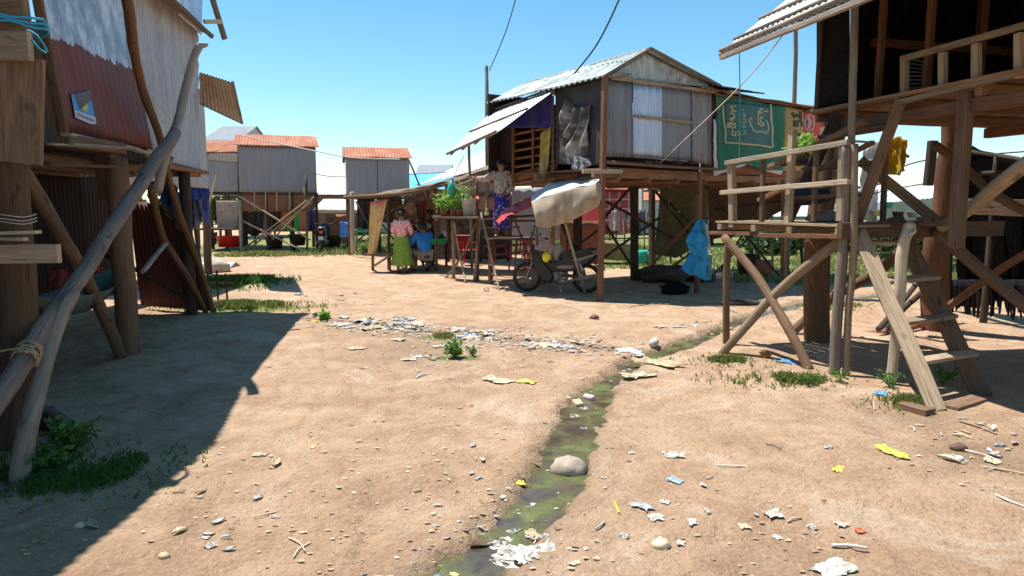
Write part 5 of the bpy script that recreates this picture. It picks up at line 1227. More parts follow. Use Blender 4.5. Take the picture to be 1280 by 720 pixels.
cloth_thing('cloth','grey mesh cloth hung across the market shelter','cloth',T([(505,245),(520,243),(528,242)],17.4),T([(505,276),(518,280),(528,278)],17.4),cloth('grey mesh',(.28,.24,.20),(.16,.14,.12),8,.5),amp=.05,fold=2)
cloth_thing('cloth','dark red cloth hung in the middle of the market shelter','cloth',T([(524,252),(533,250)],17.3),T([(524,276),(533,276)],17.3),cloth('dark red cloth',(.28,.03,.025)),amp=.04,fold=2)
def blind(x0,x1,y0,y1,lab):
    mb=MB();mb.corr(P(x0,y1,17.8),P(x1,y1,17.8),P(x1,y0,17.8),P(x0,y0,17.8),.06,.006);return tag(mb.build('bamboo_panel',cloth('bamboo',(.42,.28,.13),(.30,.19,.08),20,.5),None,.01),lab,'panel')
blind(530,552,250,262,'upper bamboo slat panel at the back of the market shelter');blind(530,552,267,278,'lower bamboo slat panel at the back of the market shelter')
mb=MB();mb.corr(P(505,324,20.6),P(640,324,20.0),P(640,252,20.0),P(505,252,20.6),.4,.02);tag(mb.build('back_screen',cloth('dark stall backing',(.05,.035,.03),(.14,.09,.07),5,.55),None,.02),'dark cluttered screen closing the back of the market shelter','screen')
# goods piled behind the sellers: counted, each its own
random.seed(3)
cols=['white','brick','palewood','red','concrete','dark','stone']
gl=[('pale sack in the goods pile','sack'),('terracotta coloured bundle in the goods pile','bundle'),('light wooden tub in the goods pile','tub'),('red bag in the goods pile','bag'),('grey bag in the goods pile','bag'),('black bag in the goods pile','bag'),('tan bag in the goods pile','bag')]
for i in range(26):
    x=rr(498,556);y=rr(276,300);k=i%7
    q=P(x,y,17.4+rr(0,.7));mb=MB();mb.ball(q,rr(.07,.13),10,7,(rr(.8,1.3),.8,rr(.8,1.3)),.4)
    tag(mb.build('goods',M[cols[k]]),gl[k][0]+' under the market shelter',gl[k][1],'goods piled under the market shelter')
TB=thing('stall_table','long dark stall table under the market shelter','table',G(520,325))
mb=MB();mb.beam(P(498,305,17.3),P(560,303,17.0),1.0,.06);mb.build('top',M['dark'],TB)
for x in(500,520,541,558): mb=MB();mb.beam(P(x,306,17.2),G(x,332),.07,.07);mb.build('leg',M['dark'],TB)
BE=thing('bench','low dark bench beside the pink curtain','bench',G(477,335))
mb=MB();mb.beam(P(460,318,16.7),P(492,317,16.4),.35,.05);mb.build('seat',M['brown'],BE)
for x in(466,487): mb=MB();mb.beam(P(x,319,16.5),G(x,337),.07,.07);mb.build('leg',M['brown'],BE)
mb=MB();mb.beam(P(468,332,16.4),P(487,320,16.4),.05,.05);mb.build('brace',M['tan'],BE)
B2=thing('bench','low bench under the seated person in blue','bench',G(523,333))
mb=MB();mb.beam(P(512,321,16.6),P(538,321,16.5),.3,.05);mb.build('seat',M['dark'],B2)
for x in(514,536): mb=MB();mb.beam(P(x,322,16.5),G(x,336),.06,.06);mb.build('leg',M['dark'],B2)
q=P(548,305,16.6);mb=MB();mb.lathe(q,[(0,0),(.16,0),(.22,.12),(.235,.13),(.2,.13),(.14,.03),(0,.03)],18);tag(mb.build('basin',M['green']),'bright green basin beside the seated person in blue','basin')
# chairs
def chair(label,p,rz,mat,hgt=.82):
    t=thing('plastic_chair',label,'chair',p);Rz=Matrix.Rotation(rz,4,'Z');X=lambda x,y,z:Vector(p)+(Rz@Vector((x,y,z)))
    mb=MB();mb.surf(lambda u,v:X((u-.5)*.42,(v-.5)*.40,.42-.02*math.sin(u*3.14)*math.sin(v*3.14)),8,8);mb.build('seat',mat,t,.02)
    mb=MB()
    for k in range(5): mb.beam(X(-.16+k*.08,.20,.42),X(-.17+k*.085,.27,hgt-.04),.045,.012,tuple(Rz@Vector((0,1,0))))
    mb.beam(X(-.21,.275,hgt-.03),X(.21,.275,hgt-.03),.03,.08);mb.beam(X(-.2,.2,.42),X(-.21,.275,hgt),.04,.03);mb.beam(X(.2,.2,.42),X(.21,.275,hgt),.04,.03);mb.build('backrest',mat,t)
    for s in(-1,1):
        mb=MB();mb.beam(X(s*.2,-.1,.62),X(s*.21,.24,.62),.035,.03);mb.beam(X(s*.2,-.16,.42),X(s*.2,-.12,.62),.03,.03);mb.build('armrest',mat,t)
        for yy in(-.18,.18): mb=MB();mb.beam(X(s*.18,yy,.42),X(s*.22,yy*1.2,0),.045,.03);mb.build('leg',mat,t)
    return t
q=G(583,334);chair('red plastic chair behind the crooked poles of the plank stand',on(q.x,q.y+.6),math.radians(160),M['red'])
q=G(622,326);chair('red plastic chair farther back behind the landing ladder',on(q.x,q.y),math.radians(30),M['red'])
q=G(650,338);chair('pinkish purple plastic chair behind the landing ladder',on(q.x,q.y),math.radians(200),M['purple'])
q=G(667,338);chair('orange red plastic chair nearest the motorbike front',on(q.x,q.y),math.radians(170),plain('orange red plastic',(.75,.06,.02),.4))
# ================================================================ CANOPY AND MOTORBIKE
CN=thing('canopy','white and beige tarpaulin canopy sheltering the motorbike','canopy',on(.9,12.1))
def lerpl(pl,u):
    k=u*(len(pl)-1);i=min(len(pl)-2,int(k));t=k-i;return P(*pl[i]).lerp(P(*pl[i+1]),t)
back=[(664,246,12.6),(687,228,13.0),(700,225,13.0),(719,221,13.0),(736,215,12.9),(753,213,12.8)]
mid=[(664,252,11.9),(680,246,11.75),(700,240,11.7),(717,235,11.7),(735,233,11.6),(752,225,11.5)]
low=[(671,283,11.7),(684,285,11.65),(698,281,11.65),(712,277,11.65),(730,268,11.6),(751,256,11.5)]
mb=MB();mb.surf(lambda u,v:lerpl(mid,u).lerp(lerpl(back,u),v)+Vector((0,0,.04*noise.noise(Vector((u*5,v*3,2))))),40,14,2.2,1.2)
mb.build('top_sheet',cloth('lit white tarp',(.66,.66,.66),rough=.6),CN,.006)  # same tarp as the flap, its sunlit side coloured white
def lf(u,v):
    w=math.sin(v*1.57)
    return lerpl(mid,u).lerp(lerpl(low,u),v)+Vector((0,-1,0))*(.06*math.sin(v*3.14)+.012*math.sin(u*26+v*3)*w+.03*noise.noise(Vector((u*3,v*2.5,4)))-.05*math.exp(-((u-.52-.1*(v-.5))/.035)**2)*v)
mb=MB();mb.surf(lf,50,24,2.2,.6);mb.build('front_flap',cloth('shaded beige tarp',(.66,.53,.38),(.54,.43,.30),2.5,.5,rough=.7,trans=.35,soft=.25),CN,.006)  # shade on the hanging side put into the tarp colour as beige
ra=[(620,276,12.6),(629,264,12.7),(645,254,12.7),(664,246,12.6)];rb_=[(624,281,12.2),(634,270,12.2),(648,266,12.1),(666,258,11.95)]
mb=MB();mb.surf(lambda u,v:lerpl(ra,u).lerp(lerpl(rb_,u),v)+Vector((0,0,.03*noise.noise(Vector((u*6,v*3,9))))),24,8,1,.4);mb.build('red_sheet',cloth('red tarp',(.66,.05,.05),rough=.5,trans=.2),CN,.006,label='red sheet stretched from the left corner')
mb=MB();mb.log([P(706,277,11.75),P(718,320,11.95),GG(732,367)],.024,.024,wob=.05);mb.build('prop_pole',M['palewood'],CN)
mb=MB();mb.log([P(664,250,12.2),P(753,228,12.2)],.02);mb.build('ridge_pole',M['brown'],CN)
for a_,b_ in(((668,283,11.9),(660,330,12.6)),((671,284,11.9),(672,320,12.6)),((669,282,11.9),(650,328,12.5))):
    mb=MB();mb.tube([P(*a_),P(*b_)],.014,5);mb.build('strap',M['blackplastic'],CN)
def bike(label,loc,rz,sc=1):
    B=thing('motorbike',label,'motorbike',(0,0,0))
    def wheel(x):
        for nm,mat,rad,r in(('tyre',M['rubber'],.262,.036),):
            mb=MB();mb.surf(lambda u,v:Vector((x+(rad+r*math.cos(v*6.2832))*math.cos(u*6.2832),r*1.05*math.sin(v*6.2832),.298+(rad+r*math.cos(v*6.2832))*math.sin(u*6.2832))),36,10,2,.2);ty=mb.build('wheel',mat,B)
        mb=MB();mb.surf(lambda u,v:Vector((x+(.225+.014*math.cos(v*6.2832))*math.cos(u*6.2832),.02*math.sin(v*6.2832),.298+(.225+.014*math.cos(v*6.2832))*math.sin(u*6.2832))),30,6);mb.build('rim',M['rim'],ty)
        mb=MB()
        for k in range(18):
            a=k*math.pi/9; s=.02*(1 if k%2 else -1); mb.tube([(x+.03*math.cos(a+.5),s,.298+.03*math.sin(a+.5)),(x+.222*math.cos(a),0,.298+.222*math.sin(a))],.0035,4)
        mb.build('spoke',M['rim'],ty)
        mb=MB();mb.lathe((x,-.05,.298),[(0,0),(.045,0),(.05,.05),(.045,.1),(0,.1)],12,axis=(0,1,0));mb.build('hub',M['engine'],ty)
    wheel(-.62);wheel(.60)
    mb=MB()
    for s in(-.06,.06): mb.log([(-.62,s,.298),(-.50,s,.60),(-.44,s*.8,.78)],.018,.022,wob=0)
    mb.build('fork',M['engine'],B)
    mb=MB();mb.surf(lambda u,v:Vector((-.62+.325*math.cos(.25+u*2.1),(v-.5)*.12,.298+.325*math.sin(.25+u*2.1)-.012*(2*v-1)**2)),18,6);mb.build('front_fender',M['darkblue'],B,.006)
    mb=MB()
    for s in(-1,1): mb.prism([(-.53,.92),(-.38,.92),(-.28,.66),(-.14,.50),(-.02,.34),(-.10,.20),(-.26,.22),(-.38,.40),(-.50,.66)],s*.06,s*.21)
    mb.build('leg_shield',M['blackplastic'],B)
    mb=MB();mb.prism([(-.56,.86),(-.50,.97),(-.42,1.0),(-.38,.94),(-.42,.78),(-.54,.70)],-.13,.13);mb.build('headlamp_cowl',M['darkblue'],B)
    mb=MB();mb.lathe((-.555,0,.86),[(0,.03),(.05,.025),(.075,0)],14,axis=(-1,0,.1));mb.build('headlight',M['steel'],B)
    mb=MB();mb.log([(-.36,-.32,.99),(-.42,-.18,1.0),(-.43,0,.97),(-.42,.18,1.0),(-.36,.32,.99)],.014,.014,wob=0);mb.build('handlebar',M['steel'],B)
    for s in(-1,1):
        mb=MB();mb.log([(-.36,s*.32,.99),(-.34,s*.42,.985)],.02,.02,wob=0);mb.build('grip',M['rubber'],B)
        mb=MB();mb.log([(-.40,s*.22,1.0),(-.40,s*.26,1.12)],.006,.006,wob=0);mb.ball((-.40,s*.28,1.16),.055,12,8,(.25,1.1,.75));mb.build('mirror',M['blackplastic'],B)
        mb=MB();mb.ball((-.5,s*.15,.76),.045,10,6,(.6,.8,1));mb.build('indicator',M['red' if 0 else 'yellow'],B)
    mb=MB();mb.prism([(-.34,.62),(-.20,.42),(.02,.42),(.24,.44),(.42,.46),(.66,.60),(.84,.76),(.74,.82),(.40,.76),(.12,.70),(-.02,.62),(-.14,.58),(-.30,.74)],-.12,.12);mb.build('body_panel',M['blackplastic'],B)
    mb=MB();mb.prism([(.02,.72),(.12,.82),(.40,.84),(.66,.92),(.80,.90),(.72,.80),(.40,.74),(.12,.68)],-.14,.14);mb.build('seat',M['dustyseat'],B)
    for s_ in(-1,1):
        mb=MB();mb.prism([(-.02,.52),(.10,.57),(.36,.56),(.30,.50),(.08,.49)],s_*.118,s_*.135);mb.prism([(.28,.66),(.50,.72),(.80,.82),(.74,.76),(.50,.66)],s_*.115,s_*.135);mb.build('side_stripe',M['engine'],B)
    mb=MB();mb.log([(.62,-.1,.80),(.78,-.11,.86),(.86,0,.88),(.78,.11,.86),(.62,.1,.80)],.013,.013,wob=0);mb.build('grab_rail',M['steel'],B)
    mb=MB();mb.lathe((-.02,-.17,.33),[(0,0),(.09,.0),(.105,.03),(.105,.31),(.09,.34),(0,.34)],18,axis=(0,1,0));mb.prism([(-.16,.36),(-.26,.42),(-.26,.30),(-.10,.26),(.2,.24),(.26,.36),(.1,.46),(-.06,.46)],-.09,.09);mb.build('engine',M['engine'],B)
    mb=MB();mb.log([(-.1,-.13,.27),(.1,-.15,.22),(.3,-.16,.27),(.5,-.17,.30)],.02,.028,wob=0);mb.log([(.4,-.17,.285),(.86,-.18,.38)],.042,.05,wob=0);mb.build('exhaust',M['engine'],B)
    mb=MB();mb.beam((.1,-.09,.36),(.62,-.09,.30),.03,.05);mb.beam((.1,.09,.36),(.62,.09,.30),.03,.05);mb.build('swing_arm',M['blackplastic'],B)
    for s in(-1,1): mb=MB();mb.log([(.56,s*.11,.34),(.46,s*.11,.66)],.024,.024,wob=.1);mb.build('shock_absorber',M['steel'],B)
    mb=MB();mb.surf(lambda u,v:Vector((.60+.33*math.cos(-.1+u*1.9),(v-.5)*.14,.298+.33*math.sin(-.1+u*1.9))),16,5);mb.build('rear_fender',M['blackplastic'],B,.008)
    mb=MB();mb.box((.90,0,.70),(.03,.12,.08));mb.build('tail_light',M['red'],B)
    mb=MB();mb.box((.95,0,.52),(.01,.18,.13),0,0,-.15);mb.build('number_plate',M['white'],B)
    for s in(-1,1): mb=MB();mb.log([(-.0,s*.08,.24),(.02,s*.24,.23)],.014,.014,wob=0);mb.build('footrest',M['rubber'],B)
    mb=MB();mb.log([(.05,-.08,.22),(.12,-.26,.03)],.012,.012,wob=0);mb.build('side_stand',M['steel'],B)
    B.location=loc;B.rotation_euler=(0,0,rz);B.scale=(sc,sc,sc);return B
q0,q1=G(655,365),G(737,364)
B1=bike('dusty black and dark blue motorbike parked under the white canopy',on((q0.x+q1.x)/2,(q0.y+q1.y)/2),math.radians(-12),.93)
mb=MB();mb.surf(drape([P(670,292,12.4),P(684,300,12.35),P(693,308,12.4)],[P(668,312,12.3),P(680,314,12.2),P(690,316,12.3)],amp=.05,fold=2),14,10);tag(mb.build('cloth',cloth('pinkish cloth',(.50,.36,.36)),None,.01),'pinkish cloth laid over the handlebar of the parked motorbike','cloth')
q=P(683,321,12.3);mb=MB();mb.ball(q,.085,12,8,(.9,.7,1.15),.2);tag(mb.build('plastic_bag',plain('yellow bag',(.80,.72,.03),.4)),'yellow plastic bag hanging on the parked motorbike','bag')
q=P(697,318,12.9);mb=MB();mb.ball(q,.15,12,8,(.7,.7,1.4),.3);tag(mb.build('sack',cloth('white pink bag',(.55,.48,.45),(.5,.15,.1),3,.62)),'white sack standing behind the parked motorbike','sack')
q=G(675,356);mb=MB();mb.ball(on(q.x,q.y+.1,.13),.18,12,8,(1,.7,1),.35);tag(mb.build('sack',cloth('grey feed sack',(.35,.33,.31))),'grey sack on the ground beneath the parked motorbike','sack')
q=GG(405,314);clone(B1,q,math.radians(-80),'black motorbike seen from behind beside the larger far hut')
for px,lab in((608,'pale pipe ring lying at the foot of the landing ladder'),(634,'small pale pipe ring lying by the motorbike front wheel')):
    q=GG(px,364,.035);mb=MB();mb.surf(lambda u,v:q+Vector((.04*math.sin(6.2832*u)*1.0,(v-.5)*.10,.04*math.cos(6.2832*u))),14,2);tag(mb.build('pipe_piece',M['stone'],None,.015),lab,'pipe')
# gap clutter
q=G(431,308);mb=MB();mb.surf(drape([P(425,277,23),P(437,278,23)],[P(425,297,23),P(437,296,23)],amp=.03,fold=1),8,6);tag(mb.build('tarp',cloth('blue tarp far',(.05,.22,.62)),None,.01),'blue sheet hanging in the gap between the far huts','sheet')
t=thing('table','green plastic topped table beside the smaller far hut','table',G(455,306));mb=MB();mb.beam(P(444,288,23),P(464,288,23),.8,.08);mb.build('top',M['green'],t)
for x in(446,462): mb=MB();mb.beam(P(x,289,23),G(x,314),.06,.06);mb.build('leg',M['green'],t)
mb=MB();mb.beam(G(420,306)+Vector((0,0,.2)),G(436,300)+Vector((0,0,.5)),.9,.05);tag(mb.build('plank',M['concrete']),'grey slanting board on the ground in the gap between the far huts','board')
mb=MB();mb.corr(P(408,302,27),P(444,302,27),P(444,268,27),P(408,268,27),.5,.02);tag(mb.build('wall_panel',M['brick'],None,.05),'tan brown low wall at the back of the gap between the far huts','wall')
for i,(x,y,c,lab,cat) in enumerate(((372,298,'dark','dark barrel under the larger far hut','barrel'),(343,302,'dark','black tub under the larger far hut, left','tub'),(282,300,'red','red basin under the low hut behind the left house','basin'),(290,300,'red','second red basin under the low hut behind the left house','basin'),(416,300,'dark','dark crate beside the rear of the far motorbike','crate'))):
    q=P(x,y,24.8);mb=MB();mb.lathe(Vector((q.x,q.y,q.z-.25)),[(0,0),(.25,0),(.32,.38),(.34,.40),(.28,.4),(.24,.05)],12);tag(mb.build('basin',M[c]),lab,cat)
mb=MB();q=GG(271,339);mb.ball(q+Vector((0,0,.10)),.30,16,10,(1.1,.8,.75),.25);tag(mb.build('boulder',M['stone']),'pale boulder beside the grass past the left house','stone')
mb=MB();q=GG(262,334);mb.surf(lambda u,v:q+Vector(((u-.5)*1.4,(v-.5)*.7,.10*math.sin(v*3.1)+.05*noise.noise(Vector((u*3,v*3,1))))),12,8);tag(mb.build('sheet',M['palesheet'],None,.02),'white sheet lying on the ground behind the pale boulder','sheet')

# laundry and clutter seen under the central house
random.seed(14)
t_=mbL=MB();mbL.tube([P(756,262,19.5),P(780,264,19.5),P(826,262,19.5)],.01,5);tag(mbL.build('washing_line',M['wire']),'washing line strung beyond the dark posts of the central house','line')
for i,(x,w_,h_,c,lab) in enumerate(((768,8,26,(.62,.60,.60),'white shirt like cloth first on the washing line'),(779,7,30,(.50,.30,.30),'pinkish cloth second on the washing line'),(790,9,22,(.60,.62,.66),'bluish white cloth third on the washing line'),(803,7,32,(.16,.18,.24),'dark grey cloth fourth on the washing line'),(812,7,24,(.55,.52,.46),'cream cloth last on the washing line'))):
    cloth_thing('hanging_cloth',lab,'cloth',T([(x-w_/2,263),(x,263),(x+w_/2,263)],19.5),T([(x-w_/2-1,263+h_),(x+w_/2+1,262+h_)],19.5),cloth('laundry %d'%i,c,dirt=.2),amp=.08,fold=1.5,nu=14,nv=10)
for i,(x,y,d,c,s,lab,cat) in enumerate(((800,318,18.5,'teal',.22,'teal drum beyond the dark posts of the central house','drum'),(812,318,18.8,'green',.2,'green drum beyond the dark posts of the central house','drum'),(880,322,17,'concrete',.2,'grey pot behind the bright blue plastic sack','pot'),(935,330,16,'dark',.26,'dark basket under the banner end of the central house','basket'),(955,332,16,'brick',.2,'terracotta pot under the banner end of the central house','pot'))):
    q=G(x,y+14);mb=MB();mb.lathe(on(q.x,q.y),[(0,0),(s*.8,0),(s,s*.9),(s*1.02,s*1.8),(s*.9,s*1.9),(s*.85,s*1.8),(s*.8,.06)],14);tag(mb.build('vessel',M[c]),lab,cat)
# short fence of rough sticks at the field edge
for j,(xa,xb,y,lab) in enumerate(((752,860,322,'rough stick fence at the field edge beyond the central house'),(955,1100,318,'rough stick fence at the field edge beyond the landing'))):
    F_=thing('stick_fence',lab,'fence',G((xa+xb)/2,y))
    n=int((xb-xa)/9)
    for k in range(n+1):
        q=G(xa+(xb-xa)*k/n,y+rr(-1,1));mb=MB();mb.log([q-Vector((0,0,.05)),q+Vector((rr(-.05,.05),0,rr(.7,1.05)))],.028,.02,sides=6,seg=.3);mb.build('stake',M['dark' if k%3 else 'brown'],F_)
    mb=MB();mb.log([G(xa,y)+Vector((0,0,.6)),G(xb,y)+Vector((0,0,.62))],.022,sides=6);mb.build('rail',M['brown'],F_)

for i,(x0,x1,y0,y1,d,c,lab) in enumerate(((306,330,264,292,25.2,(.05,.035,.03),'dark brown sheet hung under the left part of the larger far hut'),(333,352,264,284,25.4,(.10,.045,.03),'dull rust red sheet hung under the middle of the larger far hut'),(446,466,247,284,23.8,(.05,.04,.035),'dark sheet hung under the left part of the smaller far hut'),(472,500,247,276,24.2,(.09,.07,.05),'brown sheet hung under the right part of the smaller far hut'),(256,272,290,306,25.4,(.04,.03,.03),'dark sheet hung under the low hut behind the left house'))):
    cloth_thing('backing_sheet',lab,'sheet',T([(x0,y0),((x0+x1)/2,y0+1),(x1,y0)],d),T([(x0+1,y1),((x0+x1)/2,y1+3),(x1-1,y1-1)],d),cloth('hut backing %d'%i,c,dirt=.1),amp=.08,fold=2,nu=16,nv=8)  # backing sheets added to deepen the dark under the far huts

NF=thing('curtain_stand','dark pole frame holding up the large black net curtain','frame',G(1240,395))
a_,b_,c_=P(1200,188,10.25),P(1250,195,9.35),P(1340,212,8.05)
mb=MB();mb.log([a_,b_,c_],.035,.03);mb.build('top_pole',M['dark'],NF)
for p in(a_,b_,c_): mb=MB();mb.log([on(p.x,p.y+.05,-.05),(p.x,p.y+.05,p.z)],.05,.04);mb.build('post',M['dark'],NF)
H,q,w=hut('low brown stilt hut seen beneath the banner end of the central house',868,940,27,246,272,236,M['rustdark'],M['palesheet'],3,4,over=.1)
H,q,w=hut('grey stilt hut seen between the landing posts behind the green field',985,1050,30,256,276,247,M['greysheet'],M['palesheet'],3,4,over=.1)
H,q,w=hut('low grey stilt hut with rusty roof in the gap under the dark veranda',1150,1215,26,250,274,240,M['greysheet'],M['rustroof'],3,4,over=.1)
random.seed(51)
for i,(x,y0,y1,m_,lab) in enumerate(((948,240,330,'dark','thin dark stake behind the left end of the landing'),(966,246,334,'brown','thin brown stake behind the landing railing'),(1003,284,345,'dark','thin dark stake left of the big round landing post'),(1084,282,338,'dark','thin dark stake behind the steep stair foot'),(1100,286,334,'brown','thin brown stake right of the steep stair foot'),(838,300,330,'dark','short dark stake under the olive mat'),(708,290,345,'dark','dark stake behind the canopy prop'))):
    q=G(x,y1);mb=MB();mb.log([on(q.x,q.y,-.05),P(x+rr(-3,3),y0,q.y)],.035,.028,sides=7);tag(mb.build('stake',M[m_]),lab,'stake')
random.seed(21)
# ================================================================ PEOPLE
def person(label,loc,rz,J,clothes,hair='short',hat=None,sc=1,group=None):
    """J: joints in local metres, the figure looks along -Y"""
    D=dict(pel=(0,0,.86,.115),sp=(0,0,1.0,.105),ch=(0,0,1.18,.115),nk=(0,0,1.33,.05),hd=(0,-.01,1.43,.075),ht=(0,0,1.51,.07),
      sL=(.15,0,1.27,.052),sR=(-.15,0,1.27,.052),eL=(.20,.02,1.02,.040),eR=(-.20,.02,1.02,.040),wL=(.20,-.06,.80,.026),wR=(-.20,-.06,.80,.026),
      hL=(.09,0,.82,.085),hR=(-.09,0,.82,.085),kL=(.10,-.01,.46,.055),kR=(-.10,-.01,.46,.055),aL=(.10,.02,.08,.036),aR=(-.10,.02,.08,.036),tL=(.11,-.13,.03,.028),tR=(-.11,-.13,.03,.028))
    D.update(J)
    T_=thing('person',label,'person',loc,group);T_.rotation_euler=(0,0,rz);T_.scale=(sc,)*3
    def skin(name,verts,edges,mat,par,sub=2,root=0):
        me=bpy.data.meshes.new(name);me.from_pydata([v[:3] for v in verts],edges,[]);o=bpy.data.objects.new(name,me);C.objects.link(o);o.parent=par
        m=o.modifiers.new('s','SKIN');m.use_smooth_shade=True
        for i,v in enumerate(verts):
            r=v[3];me.skin_vertices[0].data[i].radius=(r,r) if len(v)<5 else (v[3],v[4])
            me.skin_vertices[0].data[i].use_root=(i==root)
        m=o.modifiers.new('b','SUBSURF');m.levels=sub;m.render_levels=sub
        me.materials.append(mat);return o
    names=list(D);idx={n:i for i,n in enumerate(names)};V=[D[n] for n in names]
    E=[('pel','sp'),('sp','ch'),('ch','nk'),('nk','hd'),('hd','ht'),('ch','sL'),('ch','sR'),('sL','eL'),('eL','wL'),('sR','eR'),('eR','wR'),('pel','hL'),('pel','hR'),('hL','kL'),('kL','aL'),('aL','tL'),('hR','kR'),('kR','aR'),('aR','tR')]
    E=[(idx[a],idx[b]) for a,b in E]
    # hands: palm, four fingers, thumb
    for s,w,e in(('L','wL','eL'),('R','wR','eR')):
        W_,El=Vector(D[w][:3]),Vector(D[e][:3]);d=(W_-El).normalized();side=d.cross(Vector((0,0,1)));side=side.normalized() if side.length>.1 else Vector((1,0,0))
        p=W_+d*.05;V.append((*p,.026));pi=len(V)-1;E.append((idx[w],pi))
        for k in range(4):
            o_=(k-1.5)*.019;f1=p+d*.045+side*o_;f2=f1+d*(.030+.008*(k in(1,2)))+Vector((0,0,-.012))
            V.append((*f1,.0095));V.append((*f2,.008));E+=[(pi,len(V)-2),(len(V)-2,len(V)-1)]
        t1=W_+d*.03+side*.035;t2=t1+d*.03+side*.012;V.append((*t1,.010));V.append((*t2,.008));E+=[(pi,len(V)-2),(len(V)-2,len(V)-1)]
    body=skin('body',V,E,M['skin'],T_)
    WL[T_.name]=Vector((0,0,0))
    H_=Vector(D['hd'][:3]);Tt=Vector(D['ht'][:3]);up=(Tt-H_).normalized();fw=Vector((0,-1,0));fw=(fw-up*fw.dot(up)).normalized()
    def add(mb,nm,mat,th=0): return mb.build(nm,mat,T_,th)
    # face
    for s in(-1,1):
        mb=MB();mb.ball(H_+fw*.088+up*.03+Vector((s*.03,0,0)),.011,8,6);add(mb,'eye',M['hair'])
        mb=MB();mb.ball(H_+up*.02+Vector((s*.088,.01,0)),.024,8,6,(.4,.8,1.2));add(mb,'ear',M['skin'])
    mb=MB();mb.ball(H_+fw*.10,.017,8,6,(.8,1,1.2));add(mb,'nose',M['skin'])
    mb=MB();mb.ball(H_+fw*.088-up*.035,.022,8,6,(1.2,.35,.35));add(mb,'mouth',M['brick'])
    mb=MB();c=H_.lerp(Tt,.55)-fw*.012
    def cap(u,v):
        a=u*6.2832;b=v*(1.5+.85*max(0,math.sin(a))+.25*abs(math.cos(a)));p=Vector((math.cos(a)*math.sin(b),math.sin(a)*math.sin(b),math.cos(b)))
        k=1 if p.y>-.35 else .93
        return c+Vector((p.x*.102,p.y*.108,p.z*.105))*k
    mb.surf(cap,20,10);
    if hair=='bun': mb.ball(c+Vector((0,.10,-.02)),.045,10,8)
    add(mb,'hair',M['hair'],.008)
    if hat:
        mb=MB();mb.lathe(c+Vector((0,0,.015)),[(.15,-.01),(.108,.01),(.104,.06),(.07,.10),(0,.108)],20);add(mb,'hat',hat,.006)
    for nm,kind,mat,pr in clothes:
        if kind=='top':
            vs=[D['pel'],D['sp'],D['ch'],(D['nk'][0],D['nk'][1],D['nk'][2]-.05,.05),D['sL'],D['sR'],D['eL'],D['eR']]
            r_=[.135,.13,.135,.06,.068,.068,.056,.056]
            vs=[(v[0],v[1],v[2]-(0.02 if i==0 else 0),r_[i]+pr.get('fat',0)) for i,v in enumerate(vs)]
            ed=[(0,1),(1,2),(2,3),(2,4),(2,5),(4,6),(5,7)]
            if pr.get('long'):
                for w in('wL','wR'): 
                    e=Vector(D['eL' if w=='wL' else 'eR'][:3]);p=e.lerp(Vector(D[w][:3]),.93);vs.append((*p,.046))
                ed+=[(6,8),(7,9)]
            skin(nm,vs,ed,mat,T_)
        if kind=='legs':
            k_=pr.get('to',1.0);vs=[(*D['pel'][:3],.13)];ed=[]
            for s in'LR':
                a=Vector(D['a'+s][:3]);kk=Vector(D['k'+s][:3]);e=kk.lerp(a,k_)
                b_=len(vs);vs+=[(*D['h'+s][:3],.105),(*kk,.078),(*e,.062)];ed+=[(0,b_),(b_,b_+1),(b_+1,b_+2)]
            skin(nm,vs,ed,mat,T_)
        if kind=='skirt':
            zt,zb,rt,rb0=pr['zt'],pr['zb'],pr['rt'],pr['rb'];mb=MB();n_f=pr.get('folds',9)
            def sk(u,v):
                a=u*6.2832;r=rt+(rb0-rt)*v**.8;r*=1+.07*v*math.sin(a*n_f)+.03*v*math.sin(a*4+1)
                p=Vector(D['pel'][:3]);return Vector((p.x+r*math.cos(a),p.y+r*.72*math.sin(a),zt+(zb-zt)*v))
            mb.surf(sk,72,16,2,1);add(mb,nm,mat,.006)
        if kind=='shoe':
            for s in'LR':
                a,t=Vector(D['a'+s][:3]),Vector(D['t'+s][:3]);mb=MB();mb.ball((a+t)/2-Vector((0,0,.02)),.085,12,8,(.5,1.25,.42));add(mb,nm,mat)
    return T_
fl=lambda n,a,b,s,t=.5:cloth(n,a,b,s,t,soft=.03,co='Object',dirt=.1)
_c=cloth
def cloth_o(*a,**k): k.setdefault('co','Object');k.setdefault('dirt',.15);return _c(*a,**k)
q=GG(503,341)
person('woman in a pink patterned shirt, long green skirt and dark hat seen from behind','' or q,math.radians(172),dict(eL=(.235,-.02,1.04,.04),wL=(.17,-.22,.95,.026),eR=(-.235,-.02,1.04,.04),wR=(-.17,-.22,.95,.026)),
 [('shirt','top',fl('pink white pattern',(.85,.25,.27),(.85,.72,.72),26,.52),dict(long=1,fat=.012)),('skirt','skirt',cloth_o('leaf green skirt',(.22,.36,.05)),dict(zt=.94,zb=.20,rt=.15,rb=.26,folds=8)),('sandal','shoe',M['rubber'],{})],hat=plain('black hat',(.02,.02,.022),.7),sc=.985)
q=P(531,318,16.5);q.z=0
